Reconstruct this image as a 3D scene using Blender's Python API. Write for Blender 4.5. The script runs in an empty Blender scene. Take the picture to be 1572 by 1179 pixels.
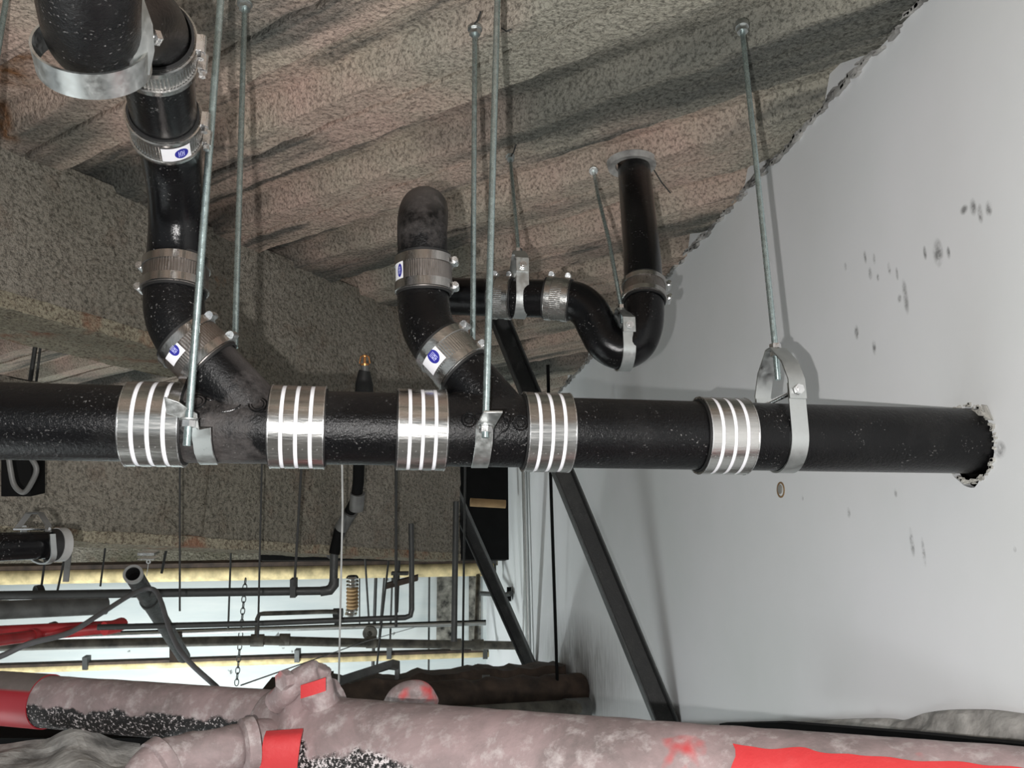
import bpy, bmesh, math, random
from mathutils import Vector, Matrix, noise
random.seed(4)
SC = bpy.context.scene
COL = SC.collection
# ------------------------------------------------------------------ camera
F, YAW, PIT, ROL = 1322.5, .16506, .24306, -.01025
CAM = Vector((0, 0, 2.2))
_f = Vector((math.sin(YAW)*math.cos(PIT), math.cos(YAW)*math.cos(PIT), math.sin(PIT)))
_r = Vector((math.cos(YAW), -math.sin(YAW), 0)); _u = _r.cross(_f)
RT = _r*math.cos(ROL)+_u*math.sin(ROL); UP = -_r*math.sin(ROL)+_u*math.cos(ROL); FW = _f
cd = bpy.data.cameras.new('camera'); co = bpy.data.objects.new('camera', cd); COL.objects.link(co)
cd.sensor_width = 36; cd.lens = F*36/1572; cd.clip_start = .02
co.matrix_world = Matrix(((RT.x, UP.x, -FW.x, CAM.x), (RT.y, UP.y, -FW.y, CAM.y), (RT.z, UP.z, -FW.z, CAM.z), (0, 0, 0, 1)))
SC.camera = co
# ------------------------------------------------------------------ world, lamps, exposure
w = bpy.data.worlds.new('world'); SC.world = w; w.use_nodes = True
w.node_tree.nodes['Background'].inputs[0].default_value = (.80, .86, .88, 1)
w.node_tree.nodes['Background'].inputs[1].default_value = .38
SC.view_settings.view_transform = 'Standard'; SC.view_settings.look = 'None'
SC.view_settings.exposure = .62; SC.view_settings.gamma = 1; SC.view_settings.use_curve_mapping = False
def lamp(name, typ, loc, power, size=.1, col=(1, 1, 1), aim=None):
    l = bpy.data.lights.new(name, typ); o = bpy.data.objects.new(name, l); COL.objects.link(o)
    l.energy = power; l.color = col; o.location = loc
    if typ == 'AREA':
        l.shape = 'SQUARE'; l.size = size
    else:
        l.shadow_soft_size = size
    if aim is not None:
        o.rotation_euler = (Vector(aim)-Vector(loc)).to_track_quat('-Z', 'Y').to_euler()
    return o
lamp('phone_flash', 'POINT', CAM-RT*.075-UP*.035-FW*.02, 54.0, .006, (1, .97, .95))
lamp('work_light_far', 'AREA', (-1.6, 5.6, .35), 60, .5, (.93, 1, 1), (-1.2, 7.5, 1.9))
lamp('fill_light_floor', 'AREA', (-1.6, 2.0, .5), 14, 1.6, (.94, 1, 1), (1.0, 3.0, 2.3))  # added fill light, unseen, brightens the right wall
# ------------------------------------------------------------------ picture-to-place helpers
def ray(px, py): return RT*((px-786)/F)-UP*((py-589.5)/F)+FW
def at(px, py, d): return CAM+ray(px, py)*d
def onx(px, py, X): d = ray(px, py); return CAM+d*(X/d.x)
def ony(px, py, Y): d = ray(px, py); return CAM+d*(Y/d.y)
def onz(px, py, Z): d = ray(px, py); return CAM+d*((Z-CAM.z)/d.z)
PY, PZ = 1.32, 2.2+.2545          # main drain line: axis along X
WX = 1.021                        # face of the right wall
HZ = 2.2+1.103                    # underside of the deck ribs
TH = .74013
BD = Vector((math.sin(TH), math.cos(TH), 0)); BN = Vector((-math.cos(TH), math.sin(TH), 0))  # along beam / away from camera
def bp(d, n, z): return BD*d+BN*n+Vector((0, 0, z))
# ------------------------------------------------------------------ materials
def mat(name): 
    m = bpy.data.materials.new(name); m.use_nodes = True
    return m, m.node_tree.nodes, m.node_tree.links, m.node_tree.nodes['Principled BSDF']
def nd(N, t, **k):
    n = N.new(t)
    for a, b in k.items():
        if a.startswith('i_'):
            key = a[2:].replace('_', ' '); key = int(key) if key.isdigit() else key
            n.inputs[key].default_value = b
        else: setattr(n, a, b)
    return n
def coord(N, L, scale=(1, 1, 1), rot=(0, 0, 0)):
    g = nd(N, 'ShaderNodeNewGeometry'); m = nd(N, 'ShaderNodeMapping')
    m.inputs['Scale'].default_value = scale; m.inputs['Rotation'].default_value = rot
    L.new(g.outputs['Position'], m.inputs['Vector']); return m.outputs[0]
def tex(N, L, v, scale, detail=4, rough=.55, dist=0):
    n = nd(N, 'ShaderNodeTexNoise'); n.inputs['Scale'].default_value = scale; n.inputs['Detail'].default_value = detail
    n.inputs['Roughness'].default_value = rough; n.inputs['Distortion'].default_value = dist; L.new(v, n.inputs['Vector']); return n.outputs[0]
def ramp(N, L, src, stops):
    r = nd(N, 'ShaderNodeValToRGB'); e = r.color_ramp.elements
    while len(e) < len(stops): e.new(.5)
    for i, (p, c) in enumerate(stops):
        e[i].position = p; e[i].color = (*c, 1) if hasattr(c, '__len__') else (c, c, c, 1)
    L.new(src, r.inputs[0]); return r.outputs[0]
def mix(N, L, f, a, b, mode='MIX'):
    m = nd(N, 'ShaderNodeMix', data_type='RGBA', blend_type=mode)
    for s, val in ((0, f), (6, a), (7, b)):
        if hasattr(val, 'is_output'): L.new(val, m.inputs[s])
        elif hasattr(val, '__len__'): m.inputs[s].default_value = (*val, 1)
        else: m.inputs[s].default_value = val
    return m.outputs[2]
def bump(N, L, B, h, strength, dist):
    b = nd(N, 'ShaderNodeBump'); b.inputs['Strength'].default_value = strength; b.inputs['Distance'].default_value = dist
    L.new(h, b.inputs['Height']); L.new(b.outputs[0], B.inputs['Normal'])
def plain(name, col, rough=.5, metal=0, var=.15, bs=0, bscale=80, spec=.5):
    m, N, L, B = mat(name); v = coord(N, L)
    n = tex(N, L, v, 14, 4)
    c2 = tuple(x*(1-var*1.6) for x in col); c1 = tuple(min(1, x*(1+var)) for x in col)
    L.new(ramp(N, L, n, [(.3, c2), (.7, c1)]), B.inputs['Base Color'])
    B.inputs['Roughness'].default_value = rough; B.inputs['Metallic'].default_value = metal
    B.inputs['Specular IOR Level'].default_value = spec
    if bs: bump(N, L, B, tex(N, L, v, bscale, 3), bs, .004)
    return m
def iron(name, dust=.4, col=(.003, .003, .0035), dcol=(.055, .052, .05), rough=.22, bs=.6):
    m, N, L, B = mat(name); v = coord(N, L)
    big = ramp(N, L, tex(N, L, v, 9, 6, .7), [(.48, 0), (.85, 1)])
    spk = ramp(N, L, tex(N, L, v, 260, 2, .5), [(.63, 0), (.74, 1)])
    sel = ramp(N, L, tex(N, L, v, 22, 3, .6), [(.5, 0), (.68, 1)])
    g = nd(N, 'ShaderNodeNewGeometry'); s = nd(N, 'ShaderNodeSeparateXYZ'); L.new(g.outputs['Normal'], s.inputs[0])
    topf = ramp(N, L, s.outputs[2], [(.25, 0), (.95, .8)])
    md = mix(N, L, dust, (0, 0, 0), big); md = mix(N, L, dust, md, topf, 'ADD')
    c = mix(N, L, md, col, dcol)
    sp = mix(N, L, 1.0, spk, sel, 'MULTIPLY')
    sp2 = mix(N, L, .55, (0, 0, 0), sp)
    c = mix(N, L, sp2, c, (.42, .41, .40))
    L.new(c, B.inputs['Base Color']); B.inputs['Specular IOR Level'].default_value = .28
    L.new(ramp(N, L, md, [(0, rough), (.7, .75)]), B.inputs['Roughness'])
    bump(N, L, B, tex(N, L, v, 170, 4, .7), bs, .0022)
    return m
def steel(name, col=(.62, .62, .60), rough=.22, var=.25, sc=(8, 8, 8), thread=None, metal=1.0, bs=.12):
    m, N, L, B = mat(name); v = coord(N, L, sc)
    n = tex(N, L, v, 12, 4, .65)
    L.new(ramp(N, L, n, [(.3, tuple(c*(1-var) for c in col)), (.7, col)]), B.inputs['Base Color'])
    L.new(ramp(N, L, n, [(.3, rough*.75), (.75, min(1, rough*1.6))]), B.inputs['Roughness'])
    B.inputs['Metallic'].default_value = metal
    if thread:
        wv = nd(N, 'ShaderNodeTexWave', bands_direction='Z'); wv.inputs['Scale'].default_value = thread
        L.new(coord(N, L), wv.inputs['Vector']); bump(N, L, B, wv.outputs['Fac'], .22, .0006)
    else: bump(N, L, B, n, bs, .002)
    return m
def spray(name, ribs=False, tint=None):
    m, N, L, B = mat(name)
    v = coord(N, L)
    va = v
    if ribs:                                                     # stretched along the ribs
        g = nd(N, 'ShaderNodeNewGeometry'); cb = nd(N, 'ShaderNodeCombineXYZ')
        for k, (ax, sc) in enumerate(((BD, 1.0), (BN, .10))):
            dp = nd(N, 'ShaderNodeVectorMath', operation='DOT_PRODUCT'); dp.inputs[1].default_value = ax*sc
            L.new(g.outputs['Position'], dp.inputs[0]); L.new(dp.outputs['Value'], cb.inputs[k])
        va = cb.outputs[0]
    big = tex(N, L, v, 1.15, 3, .5); med = tex(N, L, va, 7, 5, .65, .3)
    pink = mix(N, L, ramp(N, L, tex(N, L, v, 4.5, 4), [(.35, 0), (.65, 1)]), (.68, .50, .42), (.61, .52, .42))
    olive = (.27, .255, .20); grey = (.12, .125, .115)
    if ribs:
        base = mix(N, L, ramp(N, L, big, [(.47, 0), (.60, 1)]), pink, (.44, .42, .35))
        st = mix(N, L, 1.0, ramp(N, L, tex(N, L, va, 3.4, 3, .6, .2), [(.50, 0), (.58, .9)]), ramp(N, L, big, [(.40, 0), (.52, 1)]), 'MULTIPLY')
        base = mix(N, L, st, base, (.13, .135, .12))
        base = mix(N, L, ramp(N, L, med, [(.53, 0), (.62, .85)]), base, grey)
    else:
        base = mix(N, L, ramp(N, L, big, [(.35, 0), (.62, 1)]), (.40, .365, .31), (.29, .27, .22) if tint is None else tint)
        base = mix(N, L, ramp(N, L, med, [(.55, 0), (.75, .6)]), base, (.24, .165, .12))
    rust = ramp(N, L, tex(N, L, v, 3.3, 5, .7), [(.69, 0), (.76, 1)])
    base = mix(N, L, mix(N, L, .65, (0, 0, 0), rust), base, (.30, .12, .04))
    if ribs:
        for (px, py, rx, ry) in ((0, 150, .10, .06), (5, 205, .04, .06), (30, 130, .06, .04)):
            p = onz(px, py, HZ); s = nd(N, 'ShaderNodeMapping'); s.inputs['Location'].default_value = (-p.x/rx, -p.y/ry, 0); s.inputs['Scale'].default_value = (1/rx, 1/ry, 0)
            L.new(v, s.inputs[0]); l = nd(N, 'ShaderNodeVectorMath', operation='LENGTH'); L.new(s.outputs[0], l.inputs[0])
            sp = mix(N, L, 1.0, ramp(N, L, l.outputs['Value'], [(.3, .9), (1, 0)]), ramp(N, L, tex(N, L, v, 25, 4), [(.35, .3), (.6, 1)]), 'MULTIPLY')
            base = mix(N, L, sp, base, (.24, .10, .03))
    grit = tex(N, L, v, 115 if ribs else 105, 4, .7)
    base = mix(N, L, .8, base, ramp(N, L, grit, [(.38, .34), (.53, 1.0)]), 'MULTIPLY')
    L.new(base, B.inputs['Base Color']); B.inputs['Roughness'].default_value = .95
    B.inputs['Specular IOR Level'].default_value = .15
    bump(N, L, B, tex(N, L, v, 60 if ribs else 48, 5, .65), 1.0, .016 if ribs else .028)
    return m
M = {}
M['iron'] = iron('black cast iron', .25)
M['iron_clean'] = iron('clean black cast iron', .10, rough=.17, bs=.25)
M['iron_dusty'] = iron('dusty cast iron', .8, dcol=(.20, .18, .172), rough=.35)
M['stain'] = steel('stainless', (.60, .59, .57), .20, sc=(2, 30, 30))
M['stain_dull'] = steel('dull stainless', (.34, .31, .29), .30, sc=(30, 30, 3))
M['band'] = steel('clamp band', (.50, .48, .46), .18, sc=(30, 30, 3))
M['galv'] = steel('galvanised', (.60, .62, .61), .36, var=.12, bs=.03)
M['rod'] = steel('threaded rod', (.50, .61, .61), .24, thread=300, metal=.9)
M['rodd'] = steel('dark rod', (.05, .05, .048), .55, metal=.4)
M['screw'] = steel('bright screw', (.85, .85, .85), .25)
M['rubber'] = plain('black rubber', (.012, .012, .012), .55)
M['white'] = plain('white strip', (.93, .93, .97), .35, var=.02)  # bright white stands for light reflected by the coupling ribs
M['paper'] = plain('white sticker', (.85, .85, .88), .5, var=.03)
M['blue'] = plain('blue ink', (.02, .02, .28), .5)
M['lblue'] = plain('pale blue ink', (.50, .52, .85), .5)
M['dark'] = steel('dark steel', (.085, .087, .085), .5, metal=.6)
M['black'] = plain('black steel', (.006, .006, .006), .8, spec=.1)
M['brace'] = iron('grey brace steel', .6, col=(.06, .062, .062), dcol=(.17, .17, .16), rough=.5)
M['yellow'] = plain('yellow insulation', (.62, .50, .27), .8, var=.25, bs=.3, bscale=20)
M['brown'] = plain('brown board', (.055, .035, .024), .8, var=.4, bs=.5, bscale=30)
M['greyp'] = plain('grey pipe', (.12, .12, .115), .45, var=.3)
M['greyl'] = plain('light grey pvc', (.35, .35, .34), .35, var=.2)
M['olivepipe'] = plain('grimy steel pipe', (.11, .10, .08), .6, var=.5)
M['red'] = plain('red pipe', (.45, .035, .04), .4, var=.25)
M['copper'] = steel('brass', (.75, .33, .12), .25)
M['cable'] = plain('grey cable', (.13, .13, .135), .5)
M['string'] = plain('white string', (.6, .6, .58), .8)
M['gyp'] = plain('raw gypsum', (.50, .49, .45), .95, var=.3, bs=1, bscale=90)
M['card'] = plain('brown card', (.30, .19, .09), .8)
M['lump'] = plain('grey mortar', (.42, .41, .39), .95, var=.45, bs=1, bscale=45)
M['floor'] = plain('concrete floor', (.30, .30, .29), .9, var=.2)
M['deck'] = spray('sprayed deck', True)
M['spray'] = spray('sprayed beam')
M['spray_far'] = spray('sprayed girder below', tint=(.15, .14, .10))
def foam():
    m, N, L, B = mat('pebbled spray edge'); v = coord(N, L)
    c = ramp(N, L, tex(N, L, v, 120, 3, .7), [(.35, (.13, .10, .07)), (.55, (.42, .38, .28))])
    c = mix(N, L, ramp(N, L, tex(N, L, v, 9, 3), [(.55, 0), (.7, .7)]), c, (.33, .13, .07))
    L.new(c, B.inputs['Base Color']); B.inputs['Roughness'].default_value = .95
    bump(N, L, B, tex(N, L, v, 70, 4, .7), 1, .02); return m
M['foam'] = foam()
def redpipe(name, redness, specks, off=-.35, fade=None, sps=165, th=(.50, .56)):
    m, N, L, B = mat(name); v = coord(N, L)
    n1 = tex(N, L, v, 6, 6, .7, .4); n2 = tex(N, L, v, 30, 5, .7)
    c = mix(N, L, ramp(N, L, n1, [(.35, 0), (.65, 1)]), (.20, .165, .16), (.40, .30, .30))
    c = mix(N, L, ramp(N, L, n2, [(.50, 0), (.72, .75)]), c, (.60, .55, .54))
    c = mix(N, L, ramp(N, L, tex(N, L, v, 4.3, 4, .6), [(redness, 0), (redness+.05, .93)]), c, (.64, .03, .035))
    g = nd(N, 'ShaderNodeNewGeometry'); s = nd(N, 'ShaderNodeSeparateXYZ'); L.new(g.outputs['Normal'], s.inputs[0])
    low = ramp(N, L, s.outputs[2], [(.0, 1), (.12, 0)])      # the unpainted, undusted underside
    if specks:
        sp = ramp(N, L, tex(N, L, v, sps, 4, .75), [(th[0], (.012, .011, .011)), (th[1], (.70, .64, .64))])
        g2 = nd(N, 'ShaderNodeMath', operation='MULTIPLY_ADD'); g2.inputs[1].default_value = .9; g2.inputs[2].default_value = off
        L.new(tex(N, L, v, 14, 4, .7), g2.inputs[0])
        a = nd(N, 'ShaderNodeMath', operation='ADD'); L.new(s.outputs[2], a.inputs[0]); L.new(g2.outputs[0], a.inputs[1])
        src = a.outputs[0]
        if fade:
            sx = nd(N, 'ShaderNodeSeparateXYZ'); L.new(g.outputs['Position'], sx.inputs[0])
            mr = nd(N, 'ShaderNodeMapRange'); mr.inputs[1].default_value = fade[0]; mr.inputs[2].default_value = fade[1]; mr.inputs[4].default_value = .7
            L.new(sx.outputs[0], mr.inputs[0]); a2 = nd(N, 'ShaderNodeMath', operation='ADD'); L.new(src, a2.inputs[0]); L.new(mr.outputs[0], a2.inputs[1]); src = a2.outputs[0]
        low = ramp(N, L, src, [(-.0, 1), (.10, 0)])
        c = mix(N, L, low, c, sp)
    L.new(c, B.inputs['Base Color']); B.inputs['Roughness'].default_value = .6
    bump(N, L, B, n2, .4, .004); return m
M['redpipe'] = redpipe('dusty red pipe', .66, True, -.40, None, 150, (.56, .61))
M['redpipe_big'] = redpipe('dusty pink pipe', .68, True, -.60, (at(560, 1150, 1.4).x, at(900, 1150, 1.25).x))
M['reddust'] = redpipe('dusty red fitting', .60, False)
M['redpaint'] = redpipe('scuffed red paint', .0, False)
def sleeve():
    m, N, L, B = mat('half dusty red sleeve'); v = coord(N, L)
    g = nd(N, 'ShaderNodeNewGeometry'); s = nd(N, 'ShaderNodeSeparateXYZ'); L.new(g.outputs['Normal'], s.inputs[0])
    c = ramp(N, L, tex(N, L, v, 9, 5, .7), [(.35, (.15, .13, .12)), (.7, (.24, .20, .19))])
    c = mix(N, L, ramp(N, L, s.outputs[2], [(.40, 1), (.50, 0)]), c, (.36, .02, .03))
    L.new(c, B.inputs['Base Color']); B.inputs['Roughness'].default_value = .4; return m
M['sleeve'] = sleeve()
def wallmat():
    m, N, L, B = mat('painted wallboard'); v = coord(N, L)
    c = ramp(N, L, tex(N, L, v, 1.6, 4), [(.3, (.72, .745, .745)), (.7, (.80, .805, .825))])
    marks = [(1494, 318, .010, .018), (1480, 322, .012, .010), (1505, 328, .008, .02), (1440, 388, .016, .030), (1420, 388, .006, .016),
             (1456, 388, .006, .014), (1336, 420, .008, .016), (1348, 426, .006, .01), (1365, 412, .006, .016), (1377, 420, .005, .016),
             (1328, 394, .006, .018), (1342, 398, .006, .014), (1298, 410, .006, .012), (1390, 455, .010, .04), (1381, 458, .008, .01),
             (1315, 510, .010, .018), (1342, 533, .008, .018), (1400, 832, .008, .03), (1418, 848, .006, .03), (1518, 320, .01, .016),
             (1558, 843, .004, .006), (1375, 757, .006, .01), (1232, 765, .006, .008), (1303, 787, .008, .014), (1535, 690, .016, .016)]
    tot = None
    nz = tex(N, L, v, 60, 3, .6)
    for (px, py, ry, rz) in marks:
        p = onx(px, py, WX)
        s = nd(N, 'ShaderNodeMapping'); s.inputs['Location'].default_value = (0, -p.y/ry, -p.z/rz); s.inputs['Scale'].default_value = (0, 1/ry, 1/rz)
        g = nd(N, 'ShaderNodeNewGeometry'); L.new(g.outputs['Position'], s.inputs[0])
        l = nd(N, 'ShaderNodeVectorMath', operation='LENGTH'); L.new(s.outputs[0], l.inputs[0])
        r = ramp(N, L, l.outputs['Value'], [(.35, 1), (1.0, 0)])
        tot = r if tot is None else mix(N, L, 1.0, tot, r, 'ADD')
    t = mix(N, L, 1.0, tot, ramp(N, L, nz, [(.38, .15), (.62, .85)]), 'MULTIPLY')
    c = mix(N, L, t, c, (.16, .16, .16))
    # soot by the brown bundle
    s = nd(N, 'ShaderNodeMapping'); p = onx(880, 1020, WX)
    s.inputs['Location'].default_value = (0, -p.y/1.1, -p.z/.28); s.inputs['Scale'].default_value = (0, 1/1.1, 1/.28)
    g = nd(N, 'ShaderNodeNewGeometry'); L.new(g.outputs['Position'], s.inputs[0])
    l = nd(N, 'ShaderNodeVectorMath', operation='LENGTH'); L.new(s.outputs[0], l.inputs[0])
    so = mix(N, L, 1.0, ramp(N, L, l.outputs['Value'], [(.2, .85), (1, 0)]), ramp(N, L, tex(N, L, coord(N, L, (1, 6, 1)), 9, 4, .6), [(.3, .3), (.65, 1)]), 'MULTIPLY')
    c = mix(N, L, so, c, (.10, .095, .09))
    L.new(c, B.inputs['Base Color']); B.inputs['Roughness'].default_value = .75
    bump(N, L, B, tex(N, L, v, 25, 5), .12, .004); return m
M['wall'] = wallmat()
def backwall():
    m, N, L, B = mat('white back wall'); v = coord(N, L)
    c = ramp(N, L, tex(N, L, coord(N, L, (1, 1, 6)), 1.5, 4), [(.3, (.60, .66, .67)), (.7, (.76, .79, .78))])
    c = mix(N, L, ramp(N, L, tex(N, L, v, 9, 3, .5), [(.70, 0), (.73, .8)]), c, (.08, .075, .07))
    L.new(c, B.inputs['Base Color']); B.inputs['Roughness'].default_value = .85; return m
M['back'] = backwall()
M['soot'] = plain('sooty patched board', (.20, .19, .165), .9, var=.9, bs=.6, bscale=20)
# ------------------------------------------------------------------ mesh helpers
def wloc(o):
    p = Vector((0, 0, 0))
    while o is not None: p += Vector(o.location); o = o.parent
    return p
class MB:
    def __init__(s): s.v = []; s.f = []
    def add(s, vs, fs):
        k = len(s.v); s.v += [Vector(a) for a in vs]; s.f += [tuple(i+k for i in f) for f in fs]; return s
    def tube(s, pts, r, seg=24, caps=True):
        pts = [Vector(p) for p in pts]; n = len(pts); R = r if hasattr(r, '__len__') else [r]*n
        T = [(pts[min(i+1, n-1)]-pts[max(i-1, 0)]).normalized() for i in range(n)]
        a = T[0].orthogonal().normalized(); vs = []; fs = []
        for i in range(n):
            if i: a = (T[i-1].rotation_difference(T[i]) @ a); a = (a-T[i]*a.dot(T[i])).normalized()
            b = T[i].cross(a)
            for k in range(seg):
                t = 2*math.pi*k/seg; vs.append(pts[i]+(a*math.cos(t)+b*math.sin(t))*R[i])
        for i in range(n-1):
            for k in range(seg):
                k2 = (k+1) % seg; fs.append((i*seg+k, i*seg+k2, (i+1)*seg+k2, (i+1)*seg+k))
        if caps: fs.append(tuple(range(seg))[::-1]); fs.append(tuple((n-1)*seg+k for k in range(seg)))
        return s.add(vs, fs)
    def rev(s, c, ax, prof, seg=48, ref=None, arc=None):
        """closed profile [(along, radius)] turned about axis ax through c"""
        c = Vector(c); ax = Vector(ax).normalized(); a = (Vector(ref) if ref is not None else ax.orthogonal()); a = (a-ax*a.dot(ax)).normalized(); b = ax.cross(a)
        n = len(prof); vs = []; fs = []; A0, A1 = arc if arc else (0, 2*math.pi); m = seg+1 if arc else seg
        for k in range(m):
            t = A0+(A1-A0)*k/seg; d = a*math.cos(t)+b*math.sin(t)
            for (h, r) in prof: vs.append(c+ax*h+d*r)
        for k in range(seg):
            k2 = (k+1) % m
            for i in range(n): fs.append((k*n+i, k2*n+i, k2*n+(i+1) % n, k*n+(i+1) % n))
        if arc: fs.append(tuple(range(n))[::-1]); fs.append(tuple((m-1)*n+i for i in range(n)))
        return s.add(vs, fs)
    def box(s, c, x, y, z):
        """centre and three half-axis vectors"""
        c, x, y, z = map(Vector, (c, x, y, z)); vs = [c+x*i+y*j+z*k for i in (-1, 1) for j in (-1, 1) for k in (-1, 1)]
        return s.add(vs, [(0, 1, 3, 2), (4, 6, 7, 5), (0, 4, 5, 1), (2, 3, 7, 6), (0, 2, 6, 4), (1, 5, 7, 3)])
    def ribbon(s, pts, wd, t):
        """strip along pts, wd = half width vector(s), t thickness"""
        pts = [Vector(p) for p in pts]; n = len(pts); W = wd if isinstance(wd, list) else [Vector(wd)]*n; vs = []; fs = []
        for i in range(n):
            T = (pts[min(i+1, n-1)]-pts[max(i-1, 0)]).normalized(); nn = T.cross(W[i]).normalized()*t/2
            vs += [pts[i]-W[i]-nn, pts[i]+W[i]-nn, pts[i]+W[i]+nn, pts[i]-W[i]+nn]
        for i in range(n-1):
            for k in range(4): fs.append((4*i+k, 4*i+(k+1) % 4, 4*i+4+(k+1) % 4, 4*i+4+k))
        fs += [(3, 2, 1, 0), tuple(4*n-4+k for k in range(4))]
        return s.add(vs, fs)
    def hexn(s, c, ax, r, h):
        c = Vector(c); ax = Vector(ax).normalized(); return s.tube([c-ax*h/2, c+ax*h/2], r, 6)
    def done(s, name, m, parent=None, label=None, cat=None, group=None, kind=None, smooth=True, bevel=0, origin=None):
        me = bpy.data.meshes.new(name); 
        if parent is not None: off = wloc(parent)
        elif origin is not None: off = Vector(origin)
        else:
            n = len(s.v); off = Vector((sum(v.x for v in s.v)/n, sum(v.y for v in s.v)/n, min(v.z for v in s.v)))
        me.from_pydata([v-off for v in s.v], [], s.f); me.materials.append(M[m]); me.validate()
        bm = bmesh.new(); bm.from_mesh(me); bmesh.ops.recalc_face_normals(bm, faces=bm.faces); bm.to_mesh(me); bm.free()
        if smooth:
            me.polygons.foreach_set('use_smooth', [True]*len(me.polygons))
            try: me.set_sharp_from_angle(angle=math.radians(38))
            except Exception: pass
        o = bpy.data.objects.new(name, me); COL.objects.link(o)
        if parent is not None: o.parent = parent
        else: o.location = off
        if bevel:
            b = o.modifiers.new('bevel', 'BEVEL'); b.width = bevel; b.segments = 2
        for k, val in (('label', label), ('category', cat), ('group', group), ('kind', kind)):
            if val: o[k] = val
        return o
def thing(name, label, cat, loc, group=None):
    o = bpy.data.objects.new(name, None); COL.objects.link(o); o.location = loc; o.empty_display_size = .05
    o['label'] = label; o['category'] = cat
    if group: o['group'] = group
    return o
def spl(pts, n=8):
    P = [Vector(p) for p in pts]; P = [P[0]*2-P[1]]+P+[P[-1]*2-P[-2]]; out = []
    for i in range(1, len(P)-2):
        for k in range(n):
            t = k/n; a, b, c, d = P[i-1], P[i], P[i+1], P[i+2]
            out.append(.5*((2*b)+(c-a)*t+(2*a-5*b+4*c-d)*t*t+(3*b-a-3*c+d)*t**3))
    return out+[P[-2]]
def path(l, n=8): return spl([at(*p) for p in l], n)
# ================================================================== THE SETTING
# ceiling: sprayed ribbed deck, ribs run away from the camera to the left of the beam direction
def deck():
    per, flat, sl, val, dp = .331, .175, .030, .096, .06
    ds = []; d = -3.209-flat
    while d < 8.5:
        for f_, h_ in ((0, 0), (.2, 0), (.38, 0), (.39, .014), (.45, .014), (.46, 0), (.62, 0), (.8, 0)): ds.append((d+flat*f_, h_))
        for k in range(2): ds.append((d+flat+sl*(k)/2, dp*k/2))
        for k in range(3): ds.append((d+flat+sl+val*k/3, dp))
        for k in range(2): ds.append((d+flat+sl+val+sl*k/2, dp*(1-k/2)))
        d += per
    ns = []; n = -2.6
    while n < 8.2: ns.append(n); n += .022 if -.2 < n < 3 else .09
    mb = MB(); vs = []; fs = []
    for i, (d, h) in enumerate(ds):
        for n in ns:
            p = bp(d, n, HZ+h); z = noise.noise(p*14)*.007+noise.noise(p*40)*.004
            p.z += z; vs.append(p)
    m = len(ns)
    for i in range(len(ds)-1):
        for j in range(m-1): 
            c = vs[i*m+j]
            if c.x > WX+.25 or c.y > 7.9 or c.y < -2.5 or c.x < -5.2: continue
            fs.append((i*m+j, i*m+j+1, (i+1)*m+j+1, (i+1)*m+j))
    mb.add(vs, fs); return mb.done('ceiling', 'deck', kind='structure')
deck()
# wall built with the torn hole round the pipe end
mb = MB()
hc = Vector((WX, PY+.005, PZ-.004)); random.seed(11); K = 48
hole = []
for k in range(K):
    t = 2*math.pi*k/K; rr = .0635+random.uniform(-.003, .004)+(.008 if -.2 < math.cos(t) < 1 and math.sin(t) < -.1 else 0)
    hole.append(hc+Vector((0, math.cos(t)*rr, math.sin(t)*rr)))
Y0, Y1, Z0, Z1 = -2.3, 7.62, 0, HZ+.1
def outer(t, ly=.25, lz=.25):
    c, s = math.cos(t), math.sin(t); q = 1/max(abs(c), abs(s)); return Vector((0, c*q*ly, s*q*lz))
sq = [hc+outer(2*math.pi*k/K) for k in range(K)]
vs = hole+sq; fs = [(k, (k+1) % K, K+(k+1) % K, K+k) for k in range(K)]
back = [h+Vector((.016, 0, 0)) for h in hole]; vs += back; fs += [(k, 2*K+k, 2*K+(k+1) % K, (k+1) % K) for k in range(K)]
mb.add(vs, fs)
ya, yb, za, zb = hc.y-.25, hc.y+.25, hc.z-.25, hc.z+.25
def q(y0, y1, z0, z1): mb.add([(WX, y0, z0), (WX, y1, z0), (WX, y1, z1), (WX, y0, z1)], [(0, 1, 2, 3)])
q(Y0, ya, Z0, Z1); q(yb, Y1, Z0, Z1); q(ya, yb, Z0, za); q(ya, yb, zb, Z1)
mb.add([(WX+.016, Y0, Z0), (WX+.016, Y1, Z0), (WX+.016, Y1, za), (WX+.016, Y0, za)], [(0, 1, 2, 3)])
wallr = mb.done('wall_right', 'wall', kind='structure', smooth=False)
mb = MB(); mb.box((WX+.2, 2.66, 1.7), (.08, 0, 0), (0, 4.96, 0), (0, 0, 1.7)); mb.done('wall_cavity', 'black', wallr, smooth=False)
# torn gypsum crumbs round the hole
mb = MB(); random.seed(5)
for k in range(110):
    t = random.uniform(0, 2*math.pi); rr = random.uniform(.0625, .070)
    c = hc+Vector((-.001, math.cos(t)*rr, math.sin(t)*rr)); a = random.uniform(.0008, .0034)
    mb.box(c, Vector((.003, 0, 0)), Vector((0, a, a*random.uniform(-.6, .6))), Vector((0, -a*.4, a*.7)))
mb.done('torn_rim', 'gyp', wallr, smooth=False)
mb = MB(); pts = [onx(1462, 640, WX-.002), onx(1480, 632, WX-.006), onx(1508, 634, WX-.012), onx(1519, 640, WX-.006)]
mb.ribbon(pts, Vector((0, .004, .006)), .0015); mb.ribbon([onx(1510, 622, WX-.012), onx(1521, 645, WX-.003)], Vector((0, .006, .002)), .0012)
mb.done('paper_tear', 'gyp', wallr, smooth=False)
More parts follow.
